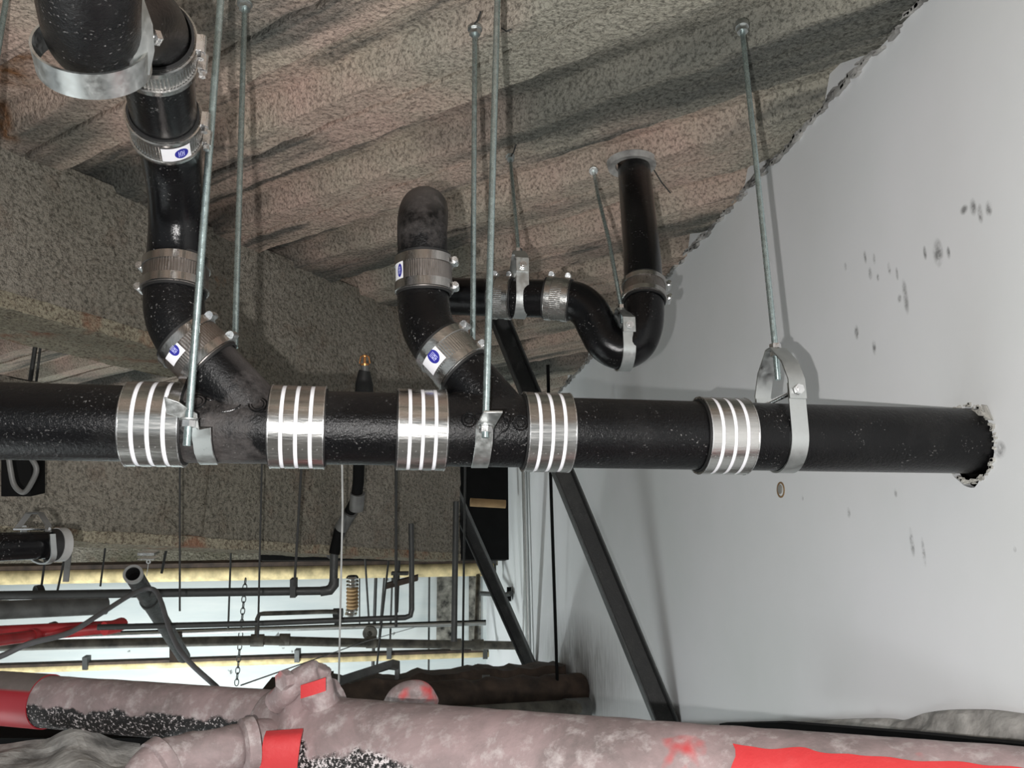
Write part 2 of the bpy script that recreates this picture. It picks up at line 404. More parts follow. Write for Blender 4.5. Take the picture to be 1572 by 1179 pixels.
# round patched hole below the pipe
c = onx(1199, 752, WX); mb = MB(); mb.rev(c, (1, 0, 0), [(-.002, .016), (-.002, .020), (.002, .020), (.002, .016)], 24)
mb.done('patch_ring', 'card', wallr)
mb = MB(); mb.rev(c+Vector((0, .004, .002)), (1, 0, 0), [(-.0015, .0005), (-.0015, .012), (.002, .012), (.002, .0005)], 18); mb.done('patch_plug', 'gyp', wallr)
# crumbly grout line where the wall meets the deck
mb = MB(); random.seed(7); y = .8
while y < 6.3:
    a = random.uniform(.003, .008)*(1 if random.random() < .97 else 1.6)
    mb.box((WX-.004, y, HZ-random.uniform(-.012, .012)), Vector((.008, 0, .003)), Vector((0, a*1.6, random.uniform(-.4, .4)*a)), Vector((0, 0, a*.6))); y += a*random.uniform(1.3, 2.2)
mb.done('trim_1', 'lump', kind='structure', smooth=False)
# back wall, floor
mb = MB(); mb.box((-1.6, 7.66, 1.7), (3.4, 0, 0), (0, .06, 0), (0, 0, 1.7)); wb = mb.done('wall_back', 'back', kind='structure', smooth=False)
for (px, w_) in ((684, 26), (729, 18)):
    mb = MB(); a = ony(px-w_/2, 884, 7.59); b = ony(px+w_/2, 985, 7.59)
    mb.box((a+b)/2, ((b.x-a.x)/2, 0, 0), (0, .006, 0), (0, 0, (a.z-b.z)/2)); mb.done('stained_patch', 'soot', wb, smooth=False)
mb = MB(); mb.box((-2, 2.6, -.05), (3.3, 0, 0), (0, 5, 0), (0, 0, .05)); mb.done('floor', 'floor', kind='structure', smooth=False)
# beams
BN0 = 2.12
def slab(name, m, d0, d1, n0, n1, z0, z1, amp=.012, step=.016, near_only=True, parent=None, kind='structure'):
    """sprayed box: displaced near face and underside, plain rest"""
    mb = MB()
    def grid(P, U, V, nu, nv, nrm):
        vs = []; fs = []
        for i in range(nu+1):
            for j in range(nv+1):
                p = P+U*(i/nu)+V*(j/nv)
                e = noise.noise(p*11)*amp+noise.noise(p*37)*amp*.6+noise.noise(p*90)*amp*.35
                vs.append(p+nrm*e)
        for i in range(nu):
            for j in range(nv): fs.append((i*(nv+1)+j, (i+1)*(nv+1)+j, (i+1)*(nv+1)+j+1, i*(nv+1)+j+1))
        mb.add(vs, fs)
    U = BD*(d1-d0); nu = max(2, int((d1-d0)/step)); nv = max(2, int((z1-z0)/step)); nw = max(2, int((n1-n0)/step))
    out = Vector((0, 0, -1))*.6-BN*.6
    grid(bp(d0, n0, z0), U, Vector((0, 0, z1-z0)), nu, nv, out); grid(bp(d0, n0, z0), U, BN*(n1-n0), nu, nw, out)
    c = [bp(d, n, z) for d in (d0, d1) for n in (n0, n1) for z in (z0, z1)]
    mb.add(c, [(0, 1, 3, 2), (4, 6, 7, 5), (2, 3, 7, 6), (1, 5, 7, 3)])
    return mb.done(name, m, parent, kind=kind if parent is None else None)
def dofpx(px, py, n=BN0):
    d = ray(px, py); t = n/d.dot(BN); p = CAM+d*t; return p.dot(BD), p.z
dj = dofpx(330, 590)[0]; de = dofpx(706, 800)[0]; zf = 2.2+.726; zb_ = 2.2+.160
A = slab('ceiling_beam', 'spray', -1.5, dj, BN0, BN0+.13, zf+.012, HZ+.02)
slab('bottom_flange', 'foam', -1.5, dj+.02, BN0-.004, BN0+.26, zf-.03, zf+.012, .010, .012, parent=A)
G = slab('ceiling_girder', 'spray', dj, de, BN0, BN0+.18, zb_+.012, HZ+.02, .014)
slab('bottom_edge', 'foam', dj-.3, de, BN0-.004, BN0+.17, zb_-.012, zb_+.016, .008, .014, parent=G)
slab('ceiling_girder', 'spray', -2.5, dj+.02, BN0+.008, BN0+.18, zb_+.016, 2.2+.535, .016)
slab('ceiling_girder_edge', 'foam', -2.5, dj+.02, BN0+.004, BN0+.18, zb_-.011, zb_+.018, .008, .016)
# black box standing in for the shaded recess by the right wall; far fascia
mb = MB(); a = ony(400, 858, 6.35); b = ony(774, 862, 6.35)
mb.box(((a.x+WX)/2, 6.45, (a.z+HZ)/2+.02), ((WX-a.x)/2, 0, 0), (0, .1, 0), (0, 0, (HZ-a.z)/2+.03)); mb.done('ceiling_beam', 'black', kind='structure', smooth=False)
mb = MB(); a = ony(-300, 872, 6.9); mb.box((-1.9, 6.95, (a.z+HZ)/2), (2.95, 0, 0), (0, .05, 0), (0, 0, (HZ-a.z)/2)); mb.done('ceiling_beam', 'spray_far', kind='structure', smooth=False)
#--NEXT--
# ================================================================== COUPLINGS, PIPES, FITTINGS
XA = Vector((1, 0, 0))
def pc(x, dy=0, dz=0): return Vector((x, PY+dy, PZ+dz))
def xat(px): return ony(px, 655, PY-.056).x
RP = .056
def iron_pipe(pts, r, label, m='iron', name='cast_iron_pipe', cat='pipe', seg=40, group=None, hub=None):
    mb = MB(); mb.tube(pts, r, seg); 
    return mb.done(name, m, label=label, cat=cat, group=group)
def ringmark(p, px, py, rr, th=.0018, arc=None, sx=1.0):
    """raised ring cast on the main line's surface (curves with the pipe)"""
    c = ony(px, py, PY-.05); x0 = c.x; a0 = math.asin(max(-1, min(1, (c.z-PZ)/RP)))
    mb = MB(); A0, A1 = arc if arc else (0, 2*math.pi); pts = []
    for k in range(25):
        t = A0+(A1-A0)*k/24; u = math.cos(t)*rr*sx; v = math.sin(t)*rr/RP
        pts.append(Vector((x0+u, PY-(RP+.0008)*math.cos(a0+v), PZ+(RP+.0008)*math.sin(a0+v))))
    mb.tube(pts, th, 6, False); mb.done('raised_mark', 'iron_clean', p)
def hd_coupling(pxa, pxb, label, grp='banded couplings along the main drain line', nscrew=True, wide=RP+.006):
    """four-band shielded coupling on the main line between two picture columns"""
    xa, xb = xat(pxa), xat(pxb); c = pc((xa+xb)/2); h = (xb-xa)/2
    t = thing('pipe_coupling', label, 'coupling', (c.x, c.y, c.z-wide), grp)
    mb = MB(); mb.rev(c, XA, [(-h-.003, RP+.0008), (-h-.003, RP+.0036), (h+.003, RP+.0036), (h+.003, RP+.0008)], 64); mb.done('gasket', 'rubber', t)
    mb = MB(); mb.rev(c, XA, [(-h, RP+.0038), (-h, wide-.0005), (h, wide-.0005), (h, RP+.0038)], 64); mb.done('shield', 'stain', t)
    bw = 2*h/4*.80; gap = (2*h-4*bw)/3
    for k in range(4):
        a = -h+k*(bw+gap); mb = MB(); mb.rev(c, XA, [(a, wide-.0004), (a+.0005, wide+.0012), (a+bw-.0005, wide+.0012), (a+bw, wide-.0004)], 64)
        b = mb.done('band', 'stain', t)
        mb = MB(); ang = -math.radians(42); q = c+Vector((a+bw/2, -math.cos(ang)*(wide+.001), math.sin(ang)*(wide+.001)))
        mb.rev(q, (0, -math.cos(ang), math.sin(ang)), [(0, .0002), (0, .0014), (.0008, .0010), (.0008, .0002)], 10); mb.done('rivet', 'screw', b)
        mb = MB(); s0 = c+Vector((a+bw/2, .030, wide-.006)); mb.tube([s0-Vector((0, .014, 0)), s0+Vector((0, .014, 0))], .0045, 12)
        mb.hexn(s0-Vector((0, .017, 0)), (0, 1, 0), .0036, .006); mb.done('worm_screw', 'galv', b)
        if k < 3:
            mb = MB(); mb.rev(c, XA, [(a+bw, wide-.001), (a+bw, wide+.0004), (a+bw+gap, wide+.0004), (a+bw+gap, wide-.001)], 64); mb.done('glint_strip', 'white', t, label='white strip painted as a glint between the bands')  # reflection off the ribs, put in as white colour
    for sgn in (-1, 1):
        mb = MB(); mb.rev(c+XA*sgn*(h), XA, [(-.0006, wide-.001), (-.0006, wide+.0018), (.0009, wide+.0018), (.0009, wide-.001)], 64); mb.done('rolled_rim', 'screw', t)
    return t
# --- the main drain line, left to right
def plen(a, b, label, r=RP, m='iron'):
    mb = MB(); n = 12; pts = [pc(a+(b-a)*k/n) for k in range(n+1)]; mb.tube(pts, r, 64)
    return mb.done('cast_iron_pipe', m, label=label, cat='pipe', origin=pc((a+b)/2, 0, -r))
c1 = (xat(180), xat(272)); c2 = (xat(411), xat(496)); c3 = (xat(612), xat(687)); c4 = (xat(813), xat(884)); c5 = (xat(1092), xat(1163))
md = lambda c: (c[0]+c[1])/2
plen(-1.15, md(c1)-.002, 'large black cast iron drain pipe running out of the left edge')
plen(md(c2)+.002, md(c3)-.002, 'short straight black drain pipe with flash glare between two banded couplings')
plen(md(c4)+.002, md(c5)-.002, 'straight dusty black drain pipe in front of the white wall, left of the wall hanger')
plen(md(c5)+.002, WX+.17, 'black drain pipe entering the torn hole in the white wall')
# wye fittings: run and branch as one body (branch mesh starts inside the run)
def wye(a, b, bpts, br, label, m):
    mb = MB(); n = 8; mb.tube([pc(a+(b-a)*k/n) for k in range(n+1)], RP+.0005, 64)
    mb.tube(bpts, br, 40)
    o = mb.done('wye_fitting', m, label=label, cat='pipe fitting', origin=pc((a+b)/2, 0, -RP))
    mod = o.modifiers.new('r', 'REMESH'); mod.mode = 'VOXEL'; mod.voxel_size = .0025; mod.use_smooth_shade = True
    sm = o.modifiers.new('s', 'SMOOTH'); sm.iterations = 6; sm.factor = .5
    return o
RB = .0425
b1a = at(303, 539, 1.285); b1s = pc(xat(405), 0, -.005)
w1 = wye(md(c1)+.002, md(c2)-.002, [b1s, b1s.lerp(b1a, .5), b1a], [RB+.006, RB+.003, RB], 'dusty wye fitting under the left branch stack', 'iron_dusty')
b2a = at(693, 549, 1.40); b2s = pc(xat(798), 0, -.005)
w2 = wye(md(c3)+.002, md(c4)-.002, [b2s, b2s.lerp(b2a, .5), b2a], [RB+.006, RB+.003, RB], 'glossy black wye fitting under the middle branch stack', 'iron')
for (px, py, r, th) in ((302, 616, .0125, .0013), (302, 616, .008, .0009), (322, 610, .0055, .001), (374, 612, .0055, .001), (396, 621, .0125, .0013), (396, 621, .0085, .0009)): ringmark(w1, px, py, r, th)
ringmark(w1, 336, 620, .014, .0013, (-1.4, 1.4), 2.2); ringmark(w1, 338, 620, .014, .0011, (1.5, 1.75), 1)
for (px, py, r, th) in ((719, 646, .0105, .0014), (719, 646, .006, .0010), (735, 640, .0055, .001), (778, 641, .0055, .001), (778, 648, .004, .001), (798, 650, .0115, .0014), (798, 650, .007, .0009)): ringmark(w2, px, py, r, th)
ringmark(w2, 765, 652, .013, .0014, (-1.4, 1.2), 1.2)
hd_coupling(180, 272, 'leftmost four-band stainless coupling on the main drain, beside the angled strap')
hd_coupling(411, 496, 'four-band stainless coupling just right of the left wye fitting')
hd_coupling(612, 687, 'brightly lit four-band stainless coupling just left of the middle wye fitting')
hd_coupling(813, 884, 'four-band stainless coupling at the right end of the middle wye fitting')
hd_coupling(1092, 1163, 'four-band stainless coupling nearest the wall, beside the clevis hanger')
# --- ordinary two-band couplings on the branches
def coupling(c, ax, r, L, label, scr, lab=None, shield='stain_dull', nb=2, grp='two-band couplings on the branch pipes', bw=.0135):
    c = Vector(c); ax = Vector(ax).normalized(); h = L/2; R = r+.0045
    t = thing('pipe_coupling', label, 'coupling', c, grp)
    mb = MB(); mb.rev(c, ax, [(-h-.004, r+.0006), (-h-.004, r+.0036), (h+.004, r+.0036), (h+.004, r+.0006)], 48); mb.done('gasket', 'rubber', t)
    # corrugated shield: fine ridges along the axis
    n = 150; vs = []; fs = []; a = ax.orthogonal().normalized(); b = ax.cross(a)
    hs = (-h, -h+.002, -h*.5, 0, h*.5, h-.002, h)
    for k in range(n):
        d = a*math.cos(2*math.pi*k/n)+b*math.sin(2*math.pi*k/n)
        for i, z in enumerate(hs): vs.append(c+ax*z+d*(R+(.0007 if k % 2 else 0)*(0 < i < 6)-.0003))
        vs.append(c+ax*h+d*(r+.0037)); vs.append(c-ax*h+d*(r+.0037))
    m = 9
    for k in range(n):
        k2 = (k+1) % n
        for i in range(6): fs.append((k*m+i, k2*m+i, k2*m+i+1, k*m+i+1))
        fs += [(k*m+6, k2*m+6, k2*m+7, k*m+7), (k*m+8, k2*m+8, k2*m, k*m)]
    mb = MB(); mb.add(vs, fs); mb.done('shield', shield, t)
    sd = Vector(scr); sd = (sd-ax*sd.dot(ax)).normalized(); tg = ax.cross(sd)
    for z in (-h+bw/2+.001, h-bw/2-.001):
        mb = MB(); mb.rev(c+ax*z, ax, [(-bw/2, R+.0004), (-bw/2+.0006, R+.0027), (bw/2-.0006, R+.0027), (bw/2, R+.0004)], 64)
        bd = mb.done('band', 'stain' if shield == 'stain' else 'band', t)
        mb = MB(); q = c+ax*z+sd*(R+.0065); mb.tube([q-tg*.011, q+tg*.011], .0055, 12); mb.box(q-sd*.003, tg*.010, ax*.006, sd*.0025)
        mb.hexn(q-tg*.015, tg, .0045, .007); mb.done('worm_screw', 'screw', bd)
    if lab is not None:
        # sticker wrapped on the shield: lab = (direction, arc half angle, z centre, half height, lettering flip)
        ld, ha, zc, hh, up = lab; ld = Vector(ld); ld = (ld-ax*ld.dot(ax)).normalized(); lt = ax.cross(ld)
        def patch(u0, u1, z0, z1, R2, n=16, ell=False, seg=24):
            vs = []; fs = []
            if not ell:
                for i in range(n+1):
                    u = u0+(u1-u0)*i/n; d = ld*math.cos(u)+lt*math.sin(u); vs += [c+d*R2+ax*z0, c+d*R2+ax*z1]
                fs = [(2*i, 2*i+2, 2*i+3, 2*i+1) for i in range(n)]
            else:
                cu, cz, ru, rz = (u0+u1)/2, (z0+z1)/2, (u1-u0)/2, (z1-z0)/2
                P = lambda u, z: c+(ld*math.cos(u)+lt*math.sin(u))*R2+ax*z
                vs.append(P(cu, cz))
                for ring in (.5, 1):
                    for k in range(seg): vs.append(P(cu+ru*ring*math.cos(2*math.pi*k/seg), cz+rz*ring*math.sin(2*math.pi*k/seg)))
                for k in range(seg): k2 = (k+1) % seg; fs += [(0, 1+k, 1+k2), (1+k, 1+seg+k, 1+seg+k2, 1+k2)]
            return vs, fs
        mb = MB(); mb.add(*patch(-ha, ha, zc-hh, zc+hh, R+.0023)); st = mb.done('sticker', 'paper', t, label='white sticker')
        u0, u1 = ((-.15*ha, .80*ha) if up > 0 else (-.80*ha, .15*ha))
        mb = MB(); mb.add(*patch(u0, u1, zc-hh*.72, zc+hh*.72, R+.0026, ell=True)); mb.done('logo_oval', 'blue', st, label='blue oval mark')
        mb = MB(); w_ = (u1-u0); 
        for k in range(4):
            a0 = u0+w_*(.26+.13*k); mb.add(*patch(a0, a0+w_*.05, zc-hh*.40, zc+hh*.40, R+.0029, 2))
            if k < 3: mb.add(*patch(a0, a0+w_*.16, zc+hh*(.30 if k % 2 else -.02), zc+hh*(.40 if k % 2 else .10), R+.0029, 2))
        mb.done('logo_lettering', 'lblue', st)
    return t
toC = lambda p: (CAM-Vector(p)).normalized()
# --- left branch stack
iron_pipe(path([(303, 539, 1.285), (284, 518, 1.285), (270, 487, 1.29), (267, 455, 1.30), (269, 424, 1.31)], 8), RB+.001, 'dusty black bend at the foot of the left stack, above the wye', 'iron_dusty', 'pipe_bend', 'pipe fitting')
pb = path([(269, 424, 1.31), (271, 380, 1.315), (271, 330, 1.305), (268, 280, 1.275), (262, 232, 1.235), (254, 190, 1.18)], 8)
n = len(pb); iron_pipe(pb, [RB+.001-.004*math.sin(math.pi*i/(n-1))**2 for i in range(n)], 'glossy black offset bend in the left stack with a flash streak', 'iron_clean', 'pipe_bend', 'pipe fitting')
pu = path([(254, 190, 1.18), (248, 150, 1.12), (238, 80, 1.03)], 6)
iron_pipe(pu, RB, 'short black pipe at the top of the left stack, between two couplings', 'iron_clean')
coupling(at(303, 539, 1.285), at(322, 557, 1.285)-at(284, 521, 1.285), RB, .058, 'dull stainless coupling with blue oval sticker just above the left wye', RT, (at(266, 560, 1.22)-at(303, 539, 1.285), .34, -.012, .0135, -1))
coupling(at(270, 425, 1.31), at(272, 398, 1.318)-at(268, 450, 1.302), RB, .050, 'dull stainless coupling halfway up the left stack, screws on its left', -RT)
coupling(at(254, 190, 1.18), at(248, 155, 1.125)-at(261, 228, 1.23), RB, .052, 'upper stainless coupling with blue oval sticker on the left stack', RT, (at(268, 200, 1.10)-at(254, 190, 1.18), .40, 0.0, .0155, 1), shield='stain', bw=.006)
coupling(at(236, 72, 1.02), at(228, 35, .97)-at(241, 105, 1.06), RB+.001, .052, 'stainless coupling behind the big overhead elbow', RT, shield='stain', bw=.010)
pe = path([(236, 72, 1.02), (230, 45, .98), (212, 30, .93), (180, 45, .88), (148, 58, .81), (137, 10, .74), (134, -90, .67), (132, -220, .61)], 8)
n = len(pe); iron_pipe(pe, [RB-.0015+(.0005*min(1, max(0, (i-6)/12))) for i in range(n)], 'big black elbow overhead at the upper left, curving towards the viewer', 'iron', 'pipe_elbow', 'pipe fitting')
# strap around the big elbow
t = thing('pipe_hanger', 'wide galvanised strap hanger round the big overhead elbow', 'pipe hanger', at(146, 150, .80), 'pipe hangers')
cs = at(142, 84, .80); axs = (at(138, -200, .62)-at(150, 40, .80)).normalized()
axs = (axs*.55-FW*.35+UP*.55).normalized()
mb = MB(); mb.rev(cs, axs, [(-.013, .0478), (-.013, .0502), (.013, .0502), (.013, .0478)], 56); mb.done('strap', 'galv', t)
mb = MB(); mb.tube([at(190, 48, .79), at(238, 57, .83)], .0035, 10); mb.hexn(at(236, 57, .83), at(238, 57, .83)-at(190, 48, .79), .008, .008); mb.done('cross_bolt', 'screw', t)
mb = MB(); mb.ribbon([at(214, 108, .80), at(222, 70, .795), at(219, 30, .79), at(205, -10, .78)], FW*.012+RT*.003, .003); mb.done('yoke_arm', 'galv', t)
# --- middle branch stack
iron_pipe(path([(693, 549, 1.40), (674, 531, 1.41), (657, 502, 1.43), (650, 465, 1.45), (650, 423, 1.46)], 8), RB+.001, 'black bend speckled with dust at the foot of the middle stack', 'iron', 'pipe_bend', 'pipe fitting')
iron_pipe(path([(650, 423, 1.46), (649, 385, 1.465), (648, 350, 1.475), (649, 330, 1.51), (652, 322, 1.58), (655, 330, 1.70), (657, 345, 1.85)], 8), RB, 'dust-topped black elbow turning back at the top of the middle stack', 'iron_dusty', 'pipe_elbow', 'pipe fitting')
coupling(at(651, 423, 1.46), at(650, 396, 1.463)-at(651, 450, 1.452), RB, .062, 'ribbed stainless coupling high on the middle stack, screws on its right', RT, (at(600, 423, 1.42)-at(651, 423, 1.46), .25, 0, .016, 1), bw=.016)
coupling(at(693, 549, 1.40), at(711, 568, 1.395)-at(676, 531, 1.41), RB, .062, 'bright stainless coupling with blue oval sticker just above the middle wye', UP+RT*.6, (at(660, 572, 1.33)-at(693, 549, 1.40), .42, -.006, .017, -1), shield='stain', bw=.015)
# --- trap and its pipes
RT2 = .0425
t1 = [(640, 452, 1.99), (700, 455, 1.965), (768, 457, 1.94)]
iron_pipe(path(t1, 3), RT2, 'black horizontal pipe emerging behind the middle stack', 'iron_clean')
iron_pipe(path([(768, 457, 1.94), (812, 458, 1.925), (856, 459, 1.91)], 3), RT2, 'short black pipe held by a strap between the two trap couplings', 'iron_clean')
pt = path([(856, 459, 1.91), (884, 463, 1.90), (904, 478, 1.89), (917, 502, 1.88), (931, 526, 1.87), (954, 537, 1.865), (976, 526, 1.865), (987, 500, 1.87), (989, 470, 1.885), (988, 446, 1.90)], 8)
iron_pipe(pt, RT2+.001, 'glossy black cast iron trap with a U bend', 'iron_clean', 'trap_fitting', 'pipe fitting')
tp = onz(972, 246, HZ+.03)
mb = MB(); mb.tube([at(988, 446, 1.90), at(986, 400, 1.96), tp], RT2, 32); mb.done('cast_iron_pipe', 'iron_clean', label='black vertical pipe dropping from the ceiling into the trap', cat='pipe')
mb = MB(); mb.rev(onz(970, 254, HZ), (0, 0, 1), [(-.003, RT2+.001), (-.006, RT2+.020), (.01, RT2+.024), (.01, RT2+.001)], 24); mb.done('sealant_collar', 'lump', label='grey mortar collar round the vertical trap pipe at the ceiling', cat='collar')
coupling(at(770, 457, 1.94), at(800, 458, 1.93)-at(740, 456, 1.95), RT2, .046, 'stainless coupling between the middle stack and the trap strap', UP, shield='stain', bw=.012)
coupling(at(856, 459, 1.91), at(884, 463, 1.90)-at(830, 458, 1.915), RT2, .052, 'stainless coupling joining the horizontal pipe to the trap', UP, shield='stain', bw=.013)
coupling(at(989, 448, 1.90), at(988, 425, 1.925)-at(989, 470, 1.885), RT2, .050, 'dull stainless coupling where the vertical pipe meets the trap', RT, bw=.012)
# ------------------------------------------------------------------ clevis hangers
def clevis(cx, cy, cz, r, wid, hb, hy, label, rod, rodr=.0052, m='galv', grp='pipe hangers', nuts=True, lean=(0, 0, 0), skip_rod=False):
    t = thing('clevis_hanger', label, 'pipe hanger', (cx, cy, cz-r-.003), grp); W = Vector((wid/2, 0, 0)); th = .003; R = r+.0022
    pts = [Vector((cx, cy-R, cz+hb+.012)), Vector((cx, cy-R, cz+hb*.5))]
    for k in range(25):
        a = math.pi*k/24; pts.append(Vector((cx, cy-R*math.cos(a), cz-R*math.sin(a))))
    pts += [Vector((cx, cy+R, cz+hb*.5)), Vector((cx, cy+R, cz+hb+.012))]
    mb = MB(); mb.ribbon(pts, W, th); mb.done('strap', m, t)
    R2 = R+.0035; hn = wid*.42
    yk = [(-R2, hb-.014), (-R2, hb+.018), (-R2*.72, hb+(hy-hb)*.62), (-hn, hy-.004), (-hn*.7, hy), (hn*.7, hy), (hn, hy-.004), (R2*.72, hb+(hy-hb)*.62), (R2, hb+.018), (R2, hb-.014)]
    L = Vector(lean); mb = MB(); mb.ribbon([Vector((cx, cy+y, cz+z))+L*max(0, z-hb)/(hy-hb) for y, z in yk], W, th); mb.done('yoke', m, t)
    b = MB(); p0 = Vector((cx, cy-R2-.010, cz+hb)); p1 = Vector((cx, cy+R2+.010, cz+hb)); b.tube([p0, p1], .0042, 12); b.hexn(p0+Vector((0, .004, 0)), (0, 1, 0), .0085, .006); b.hexn(p1-Vector((0, .004, 0)), (0, 1, 0), .0085, .006)
    b.done('cross_bolt', 'screw', t)
    if not skip_rod:
        top = Vector(rod[-1]); s = Vector((cx, cy, cz+hy))+L; lo = s+(s-Vector(rod[0])).normalized()*.0+Vector((0, 0, -(hy-hb)*.62))-L*.3
        mb = MB(); mb.tube([lo, s]+[Vector(p) for p in rod], rodr, 10); mb.done('threaded_rod', 'rod', t)
        for z in (.006, -.008): mb = MB(); mb.hexn(s+Vector((0, 0, z)), (0, 0, 1), rodr*1.9, .008); mb.done('nut', 'screw', t)
        mb = MB(); d = (top-Vector(rod[-2] if len(rod) > 1 else s)).normalized(); mb.hexn(top-d*.010, d, rodr*2.2, .011); mb.tube([top-d*.004, top+d*.008], rodr*2.6, 12); mb.done('anchor', 'galv', t)
    return t
fx = ony(1224, 597, PY-RP-.006).x
zb1 = ony(1224, 597, PY-RP-.012).z-PZ
zy1 = ony(1192, 537, PY).z-PZ
clevis(fx, PY, PZ, RP, .029, zb1, zy1, 'galvanised clevis hanger holding the main drain in front of the white wall', [onz(1139, 40, HZ)])
c = at(797, 458, 1.93); fy = 458
zz = (at(797, 408, 1.90).z-c.z); zy = at(797, 381, 1.93).z-c.z
clevis(at(797, 458, 1.93).x, c.y, c.z, RT2, .028, zz, zy, 'small clevis hanger with a bright strap between the trap couplings', [onz(783, 240, HZ)], .0045)
c = at(957, 537, 1.865); zz = at(957, 500, 1.83).z-c.z; zy = at(950, 470, 1.865).z-c.z
clevis(c.x, c.y, c.z, RT2+.001, .027, zz, zy, 'small clevis hanger on a bowed rod round the U bend of the trap', [at(945, 425, 1.91), at(935, 370, 1.97), at(918, 300, 2.10), onz(911, 262, HZ)], .0045)
# side straps in front of the main line
def side_strap(label, tab, tabw, strap, strapw, rodx, nutp, tip, top):
    t = thing('strap_hanger', label, 'pipe hanger', strap[-1], 'pipe hangers')
    mb = MB(); n1 = len(tab)
    mb.ribbon(tab+strap, [Vector(tabw)]*n1+[Vector(strapw)]*len(strap), .0032); mb.done('strap', 'galv', t, bevel=.0006)
    mb = MB(); mb.tube([tip, top], .0054, 12); mb.done('threaded_rod', 'rod', t)
    d = (top-tip).normalized(); mb = MB(); mb.hexn(nutp, d, .0095, .009); mb.done('nut', 'screw', t)
    mb = MB(); mb.rev(nutp+d*.006, d, [(-.001, .0056), (-.001, .0125), (.001, .0125), (.001, .0056)], 20); mb.done('washer', 'galv', t)
    return t
# middle one
D0 = 1.262
tip = at(745, 672, D0-.012); rtop = Vector((onz(748, -4, HZ).x, tip.y+.02, HZ))
rt_dir = (rtop-tip).normalized()
side_strap('flat strap hanger with a square tab on the middle wye fitting', [at(757, 632, D0-.055), at(751, 643, D0-.03), at(746, 652, D0-.008)], RT*.0135, [at(744, 658, D0), at(743, 680, D0+.006), at(740, 700, D0+.015), at(738, 711, D0+.03), at(736, 717, D0+.06)], RT*.0128, None, tip+rt_dir*.012, tip, rtop)
D0 = 1.205
tip = at(287, 684, D0-.030); rtop = onz(336, -60, HZ); rtop = tip+(at(339, 0, 1.30)-tip)*1.15; rtop.z = min(rtop.z, HZ)
rt_dir = (rtop-tip).normalized()
side_strap('angled strap hanger overlapping the leftmost coupling, bolt through its tab', [at(254, 622, D0-.03), at(276, 629, D0-.025), at(290, 639, D0-.02), at(304, 647, D0-.012)], (at(262, 634, D0)-at(262, 614, D0))*.62+FW*.004, [at(309, 657, D0-.004), at(310, 675, D0+.01), at(313, 695, D0+.025), at(318, 708, D0+.04), at(321, 712, D0+.07)], RT*.0135, None, tip+(rt_dir*.030), tip, rtop)
# free threaded rods
def rod(a, b, label, r=.0052, m='rod', grp='threaded hanger rods', anchor=True, name='threaded_rod'):
    a, b = Vector(a), Vector(b); 
    if not anchor: mb = MB(); mb.tube([a, b], r, 8); return mb.done(name, m, label=label, cat='rod', group=grp)
    t = thing(name, label, 'rod', b, grp); mb = MB(); mb.tube([a, b], r, 10); mb.done('rod', m, t)
    mb = MB(); d = (b-a).normalized(); mb.hexn(a+d*.012, d, r*2.2, .011); mb.tube([a, a+d*.006], r*2.8, 12); mb.done('anchor_nut', 'galv', t); return t
a = onz(376, 3, HZ); rod(a, Vector((at(352, 527, 1.35).x, a.y-.07, at(352, 524, 1.37).z)), 'galvanised rod behind the left stack, ending at the sticker coupling')
a = onz(729, 42, HZ); rod(a, Vector((at(735, 518, 1.45).x, a.y-.02, at(735, 518, 1.45).z)), 'galvanised rod just left of the middle hanger rod, ending at the bright coupling')
a = onz(14, -30, HZ); rod(a, Vector((a.x+.01, a.y-.03, 2.52)), 'galvanised rod at the upper left corner')
a = at(12, -10, 1.35)
# stray wires on the deck
for (x0, y0, x1, y1, l) in ((1002, 258, 1029, 296, 'thin wire sticking out of the deck right of the trap pipe'), (770, 43, 785, 45, 'short dark wire end in the deck right of the middle rods'), (729, 36, 738, 18, 'short wire above the rod anchor left of the middle rod'), (784, 240, 792, 222, 'short wire at the top of the small strap rod')):
    mb = MB(); p = onz(x0, y0, HZ-.002); q_ = onz(x1, y1, HZ-.012); mb.tube([p, p.lerp(q_, .5)+Vector((0, 0, -.006)), q_], .0018, 6); mb.done('wire_end', 'dark', label=l, cat='wire')
# ------------------------------------------------------------------ braces and wall conduit
def channel(name, a, b, wdir, w_, label, grp):
    a, b = Vector(a), Vector(b); d = (b-a).normalized(); x = (Vector(wdir)-d*Vector(wdir).dot(d)).normalized()*w_/2; z = d.cross(x).normalized()*w_/2
    c = (a+b)/2; h = (b-a)/2; mb = MB()
    mb.box(c+z*.92, x, z*.08, h); mb.box(c-x*.93, x*.07, z, h); mb.box(c+x*.93, x*.07, z, h)
    return mb.done(name, 'brace', label=label, cat='brace', group=grp, smooth=False)
pb_ = onx(1028, 1122, WX-.03); pa_ = onz(762, 478, HZ-.01)
channel('brace_channel', pb_, pa_, RT, .072, 'long dark steel brace slanting from the deck down the white wall', 'steel braces')
pb2 = onx(818, 1032, WX-.02); k_ = ray(676, 712); pa2 = CAM+k_*(4.9)
channel('brace_channel', pb2, pa2, RT, .072, 'dark steel brace slanting down to the brown bundle behind the pipe', 'steel braces')
mb = MB(); mb.tube([onx(812, 1022, WX-.03), onx(803, 640, WX-.03)], .018, 14); mb.done('conduit', 'galv', label='vertical galvanised conduit on the white wall beside the brace', cat='conduit')
mb = MB(); mb.tube([at(857, 1096, 3.9), at(845, 722, 3.8), at(841, 560, 3.75)], .0075, 8); mb.done('threaded_rod', 'black', label='black rod hanging in front of the white wall between the braces', cat='rod', group='dark rods in the background')
